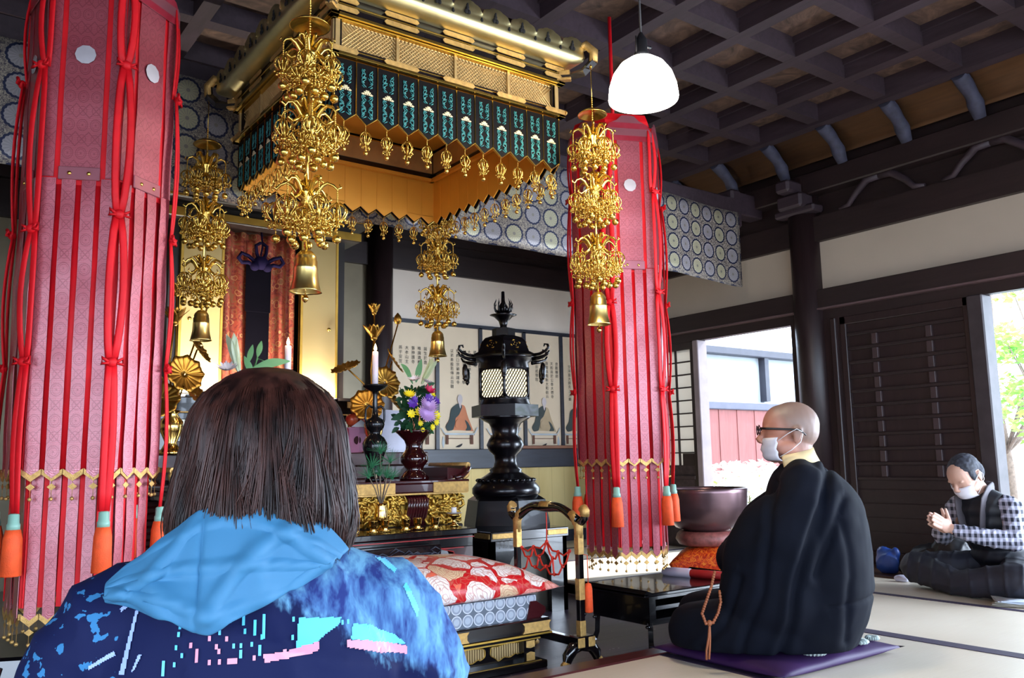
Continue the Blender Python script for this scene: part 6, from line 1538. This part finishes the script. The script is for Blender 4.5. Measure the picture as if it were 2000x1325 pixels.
def segd(p, a_, b_):
    d_ = (b_[0]-a_[0], b_[1]-a_[1]); L2 = d_[0]**2+d_[1]**2; t_ = max(0, min(1, ((p[0]-a_[0])*d_[0]+(p[1]-a_[1])*d_[1])/L2))
    q = (p[0]-a_[0]-d_[0]*t_, p[1]-a_[1]-d_[1]*t_); return sqrt(q[0]**2+q[1]**2), q[0]
def creases(co, n_):
    if n_.x > .3: return co+n_*.006*sin(co.y*30)
    e = 0; wob = .012*noise.noise(co*6)
    for k, pl in enumerate(CR):
        best = min((segd((co.y+wob, co.z), a_, b_) for a_, b_ in zip(pl, pl[1:])), key=lambda q: q[0]); d_, sd = best
        w_ = (.016, .012, .013, .008, .012, .012)[k]; e -= (1.0, .7, .7, .5, .7, .5)[k]*math.exp(-(d_/w_)**2); e += .55*math.exp(-((d_-.032)/.018)**2)*(1 if sd > 0 else .25)*(1.0, .6, .6, .2, .6, .4)[k]
    return co+n_*(.015*e+.004*noise.noise(co*14))
me = remeshed(m, .0085, 14, creases)
for v_ in me.vertices:
    if v_.co.z < .02: v_.co.z = .018+.2*(v_.co.z-.02) if v_.co.z > -.05 else .006
rb = mesh_obj('robe', me, ROBE, mk)
m = MB(); P = []
for i in range(5):
    t_ = i/4; P.append([((-.012+(.078+.012*t_)*sin(a)), -.035-(.082+.015*t_)*cos(a)+.02*(1-t_), .775-.075*t_-.02*abs(a)*.8+(.01 if t_ < .1 else 0)) for a in [-2.0+4.0*j/40 for j in range(41)]])
m.grid(P, thick=.008); m.build('collar', plain('cream_collar', '#d8bc8c', .7), mk)
m = MB(); P = []
for i in range(4):
    t_ = i/3; P.append([((-.012+(.085+.03*t_)*sin(a)), -.036-(.092+.03*t_)*cos(a)+.015*(1-t_), .722-.04*t_-.03*abs(a)*.8) for a in [-2.1+4.2*j/40 for j in range(41)]])
m.grid(P, thick=.006); m.build('robe_neckband', ROBE, rb)
# glasses, mask
def on(R, p, s=1.0): return tuple(R @ (Vector(p)*s))
def mask(R, s, parent, nm='face_mask'):
    m = MB(); P = []
    for i in range(9):
        t_ = i/8; z_ = -.015-.085*t_; r_ = []
        for j in range(17):
            a = -1.05+2.1*j/16; bul = .118-.010*(t_-.45)**2*4-.018*abs(a)**1.5-(.03*max(0, t_-.75)); r_.append(on(R, (.085*sin(a)*(1-.12*t_), -.01+bul*cos(a*.75)+.003*sin(i*2.1), z_), s))
        P.append(r_)
    m.grid(P, thick=.0015); mo = m.build(nm, plain('white_mask', '#d8d4dc', .8), parent)
    m = MB()
    for a in (-1, 1):
        m.tube([on(R, (a*.070, .055, -.028), s), on(R, (a*.082, .02, -.004), s), on(R, (a*.089, -.012, .012), s), on(R, (a*.090, -.03, .0), s)], .0016, 5)
        m.tube([on(R, (a*.066, .05, -.085), s), on(R, (a*.078, .01, -.062), s), on(R, (a*.088, -.022, -.035), s), on(R, (a*.090, -.032, -.005), s)], .0016, 5)
    m.build('ear_loop', plain('white_elastic', '#e8e6ea', .7), mo)
mask(RM, 1.12, mk)
m = MB()
for a in (-1, 1):
    m.tube([on(RM, (a*.036+.026*cos(b_)*1.0, .112, .015+.017*sin(b_)), 1.12) for b_ in [k*pi/8 for k in range(16)]], .0022, 6, closed=True)
    m.tube([on(RM, (a*.062, .110, .02), 1.12), on(RM, (a*.078, .09, .018), 1.12), on(RM, (a*.085, .02, .012), 1.12), on(RM, (a*.088, -.022, .008), 1.12), on(RM, (a*.087, -.042, -.012), 1.12)], [.004, .0035, .003, .003, .002], 6, flat=(1.3, .6))
m.tube([on(RM, (-.01, .114, .018), 1.12), on(RM, (0, .117, .021), 1.12), on(RM, (.01, .114, .018), 1.12)], .002, 5)
m.build('glasses', plain('black_frame', '#0c0a10', .3), mk)
g = thing('prayer_beads', 'brown corded prayer beads hanging from the monk\'s sleeve', 'prayer beads', (2.588, 2.292, .2))
m = MB(); wp = [(2.740, 2.39, .335), (2.722, 2.395, .28), (2.704, 2.401, .240), (2.69, 2.422, .175), (2.705, 2.418, .135), (2.733, 2.404, .137), (2.752, 2.392, .175), (2.768, 2.39, .215), (2.775, 2.40, .26)]
wp = [tuple(Vector((0, 0, .8))+(Vector(p)-Vector((0, 0, .8)))*.93) for p in wp]; L = [Vector(p)-Vector((2.588, 2.292, .2)) for p in wp]; m.tube(L, .0045, 7)
for a, b_ in zip(L, L[1:]):
    n = max(2, int((b_-a).length/.009)); [m.ball(a.lerp(b_, k/n), .0062, 7, 5) for k in range(n)]
m.build('bead_loop', plain('brown_beads', '#8a4a28', .5), g)
m = MB(); k0 = Vector(L[4].lerp(L[5], .5)); m.ball(k0, .011, 8, 6)
for s_ in (-1, 1): m.tube([k0, k0+Vector((s_*.004, .004, -.05)), k0+Vector((s_*.009-.004, .01, -.10)), k0+Vector((s_*.007-.006, .012, -.132))], .0042, 6)
m.build('cord_tail', plain('brown_cord', '#8c4e2c', .7), g)

# -------- bowing man by the slatted door
mn = thing('person', 'bowing man in dark vest and checked shirt sitting cross-legged by the slatted door', 'person', (5.20, 2.44, 0), radians(76))
HN = Vector((.0, .175, .665))
m = MB(); RN = head(m, HN, tilt=-.62, yaw=0, s=1.02)
chain(m, [(0, .13, .63), (0, .06, .55)], [.052, .062])
for y_, z_, rx, ry in ((.04, .48, .17, .10), (.02, .40, .165, .11), (-.01, .30, .16, .12), (-.05, .20, .165, .12), (-.08, .12, .17, .13)): m.ball((0, y_, z_), (rx, ry, .08), 20, 12)
for a in (-1, 1):
    chain(m, [(a*.17, .045, .485), (a*.22, .12, .31), (a*.10, .28, .34), (a*.02, .345, .375)], [.055, .042, .036, .027])
    chain(m, [(a*.10, -.06, .11), (a*.32, .24, .11), (a*-.02, .28, .06), (a*-.14, .26, .045)], [.095, .075, .055, .038])
    # praying hand, palm to palm, fingers forward and up
    px = a*.013; U = Vector((0, .90, .42)).normalized(); V_ = Vector((0, -.42, .90)).normalized(); o_ = Vector((px, .375, .392))
    Rh = Matrix((Vector((1, 0, 0)), U, V_)).transposed()
    m.ball(o_, (.0135, .05, .040), 14, 10, R=Rh)
    for k in range(4):
        b0 = o_+U*.035+V_*((1.5-k)*.0185); ln = (.070, .078, .073, .058)[k]
        chain(m, [b0, b0+U*ln*.5+V_*(1.5-k)*.002, b0+U*ln+V_*(1.5-k)*.002+Vector((a*.002, 0, 0))], [.0098, .009, .0072])
    chain(m, [o_-U*.02+V_*.03, o_+U*.008+V_*.062, o_+U*.030+V_*.085], [.0125, .0105, .0085])
mesh_obj('body', remeshed(m, .0048, 2), SKIN, mn)
t = NT('checked_shirt'); x = t.sep(t.coord('Object')); v1 = t.math('FRACT', t.math('MULTIPLY', t.math('ADD', x[0], x[1]), 26)); v2 = t.math('FRACT', t.math('MULTIPLY', x[2], 24)); v3 = t.math('FRACT', t.math('MULTIPLY', t.math('SUBTRACT', x[0], x[1]), 26))
a_ = t.math('GREATER_THAN', v1, .5); b_ = t.math('GREATER_THAN', v2, .5); c = t.mix(t.math('MULTIPLY', t.math('ADD', a_, b_), .5), srgb('#1c2030'), srgb('#b4b4c8')); SHIRT = t.out(c, .7)
m = MB()
for a in (-1, 1): chain(m, [(a*.15, .045, .50), (a*.185, .05, .47), (a*.235, .12, .31), (a*.13, .255, .335), (a*.045, .325, .365)], [.06, .066, .056, .05, .038])
mesh_obj('shirt', remeshed(m, .008, 3, wrinkle(5, .010, [((1, 1, 1), 40, 0, .6), ((0, 1, -1), 50, 0, .5)])), SHIRT, mn)
m = MB()
for y_, z_, rx, ry in ((.055, .52, .15, .085), (.04, .47, .185, .115), (.02, .40, .185, .125), (-.01, .30, .18, .135), (-.05, .20, .185, .14), (-.07, .13, .19, .14)): m.ball((0, y_, z_), (rx, ry, .075), 22, 12)
mesh_obj('vest', remeshed(m, .009, 5, wrinkle(2, .010, [((1, 0, .5), 25, 0, .6)])), plain('black_vest', '#14161e', .6), mn)
m = MB()
m.ball((0, -.07, .10), (.19, .15, .10), 20, 12)
for a in (-1, 1): chain(m, [(a*.10, -.05, .115), (a*.33, .25, .12), (a*.02, .30, .075), (a*-.10, .285, .05)], [.11, .095, .075, .05])
me = remeshed(m, .009, 5, wrinkle(1, .014, [((1, .6, 0), 30, 0, .6), ((.3, 1, .5), 24, 0, .4)]))
for v_ in me.vertices: v_.co.z = max(v_.co.z, .004)
mesh_obj('trousers', me, plain('dark_trousers', '#1a1a26', .7, var=.2), mn)
m = MB()
for a in (-1, 1): m.tube([(a*.05, .02, .60), (a*.075, .09, .585), (a*.085, .15, .53), (a*.075, .155, .45), (a*.06, .15, .36), (a*.05, .145, .33)], .028, 8, flat=(1, .22))
m.tube([(-.05, .02, .60), (0, -.005, .605), (.05, .02, .60)], .026, 8, flat=(1, .3)); m.build('stole', plain('grey_stole', '#4c464c', .7), mn)
m = MB(); R3 = RN.to_3x3(); m.ball(RN @ Vector((0, -.018, .046)), (.0825, .092, .077), 24, 14, R=R3); m.ball(RN @ Vector((0, -.05, .0)), (.079, .066, .075), 20, 12, R=R3)
for a in (-1, 1): m.ball(RN @ Vector((a*.071, .012, .018)), (.012, .026, .04), 12, 8, R=R3)
mesh_obj('hair', remeshed(m, .006, 2, lambda co, n_: co+n_*.003*noise.noise(co*70)), plain('short_grey_hair', '#2c2e38', .75, var=.6, scale=60, bump=.5), mn)
mask(RN, 1.02, mn)

# ---------------------------------------------------------------- bags and papers on the tatami
def lump(name, lab, cat, balls, mat, loc, seed, vox=.01, amp=.018, fr=30):
    m = MB()
    for c_, r_ in balls: m.ball(c_, r_, 18, 12)
    me = remeshed(m, vox, 4, wrinkle(seed, amp, [((1, .4, .5), fr, 0, .7), ((-.4, 1, .8), fr*.8, 1, .5)]))
    for v_ in me.vertices: v_.co.z = max(v_.co.z, .003)
    o = mesh_obj(name, me, mat); o.location = loc; prop(o, lab, cat); return o
lump('cloth_bag', 'small blue cloth bag standing against the slatted door', 'bag', [((0, 0, .08), (.06, .085, .085)), ((.0, .03, .13), (.035, .05, .045)), ((0, -.06, .135), (.028, .03, .04))], plain('blue_bag_cloth', '#26458e', .4), (5.40, 3.22, .012), 3, .008, .012)
lump('black_bag', 'black bag lying behind the bowing man\'s knees', 'bag', [((0, 0, .10), (.10, .16, .11)), ((0, -.12, .16), (.09, .12, .12)), ((-.02, .12, .05), (.08, .1, .05))], plain('black_nylon', '#0c0c12', .5), (5.47, 2.95, .012), 4)
lump('white_pouch', 'small white pouch beside the blue cloth bag', 'bag', [((0, 0, .02), (.03, .05, .025))], plain('white_pouch', '#c4c8e0', .4), (5.20, 3.02, .0), 6, .006, .006)
lump('plastic_bag', 'crumpled white plastic bag behind the bowing man', 'bag', [((0, 0, .08), (.08, .09, .09)), ((0, .02, .17), (.05, .05, .06))], plain('white_plastic', '#b4c0d4', .25), (5.42, 2.12, .012), 7, .008, .02)
g = thing('paper_pile', 'pile of white papers and cloth in front of the bowing man', 'papers', (4.86, 2.20, 0))
for i in range(5):
    m = MB(); a = .1*i+.3; P = [[(u*.13*cos(a)-v_*.10*sin(a), u*.13*sin(a)+v_*.10*cos(a), .006+.007*i+.006*sin(u*4+i)*cos(v_*3)) for u in (-1, -.5, 0, .5, 1)] for v_ in (-1, -.5, 0, .5, 1)]
    m.grid(P, thick=.004); m.build('sheet', plain('blueish_paper', '#b8c0cc' if i > 2 else '#8a8478', .7), g)
lump('folded_coat', 'dark folded coat at the picture edge beside the paper pile', 'coat', [((0, 0, .07), (.10, .12, .07)), ((.05, 0, .12), (.07, .09, .05))], plain('dark_coat', '#15151f', .7), (5.02, 2.02, 0), 9)

# ---------------------------------------------------------------- black stand under the left banner
g = thing('lacquer_plinth', 'black lacquer plinth with scrolled relief and gold edging below the left red banner', 'plinth', (.50, 3.42, -.07))
m = MB(); m.lathe([(0, 0), (.36, 0), (.36, .03), (.34, .04), (.34, .075), (.36, .08), (.36, .095), (.27, .10), (.25, .26), (.27, .275), (0, .275)], n=6, smooth=False, ph=radians(-113.6)+pi/6); m.build('body', BLACKL, g)
for k in range(6):
    Rk = Matrix.Rotation(radians(-113.6)+k*pi/3+pi/2, 4, 'Z')
    m = MB(); m.M = Rk
    for s_ in (-1, 1):
        m.bb((s_*.178, -.302, .042), (s_*.09, -.294, .073), .002)
        m.tube([(s_*.09, -.225, .24), (s_*.11, -.24, .17), (s_*.08, -.255, .13), (s_*.045, -.25, .15), (s_*.055, -.245, .18)], [.010, .013, .013, .010, .005], 8)
    p = m.build('scroll_relief', REDL, g); 
    m = MB(); m.M = Rk
    for s_ in (-1, 1): m.bb((s_*.180, -.3035, .041), (s_*.085, -.2955, .074), .002)
    m.build('gold_fitting', GOLDL, g)
    m = MB(); m.M = Rk; m.bb((-.18, -.314, .083), (.18, -.309, .093)); m.build('red_edge', REDL, g)
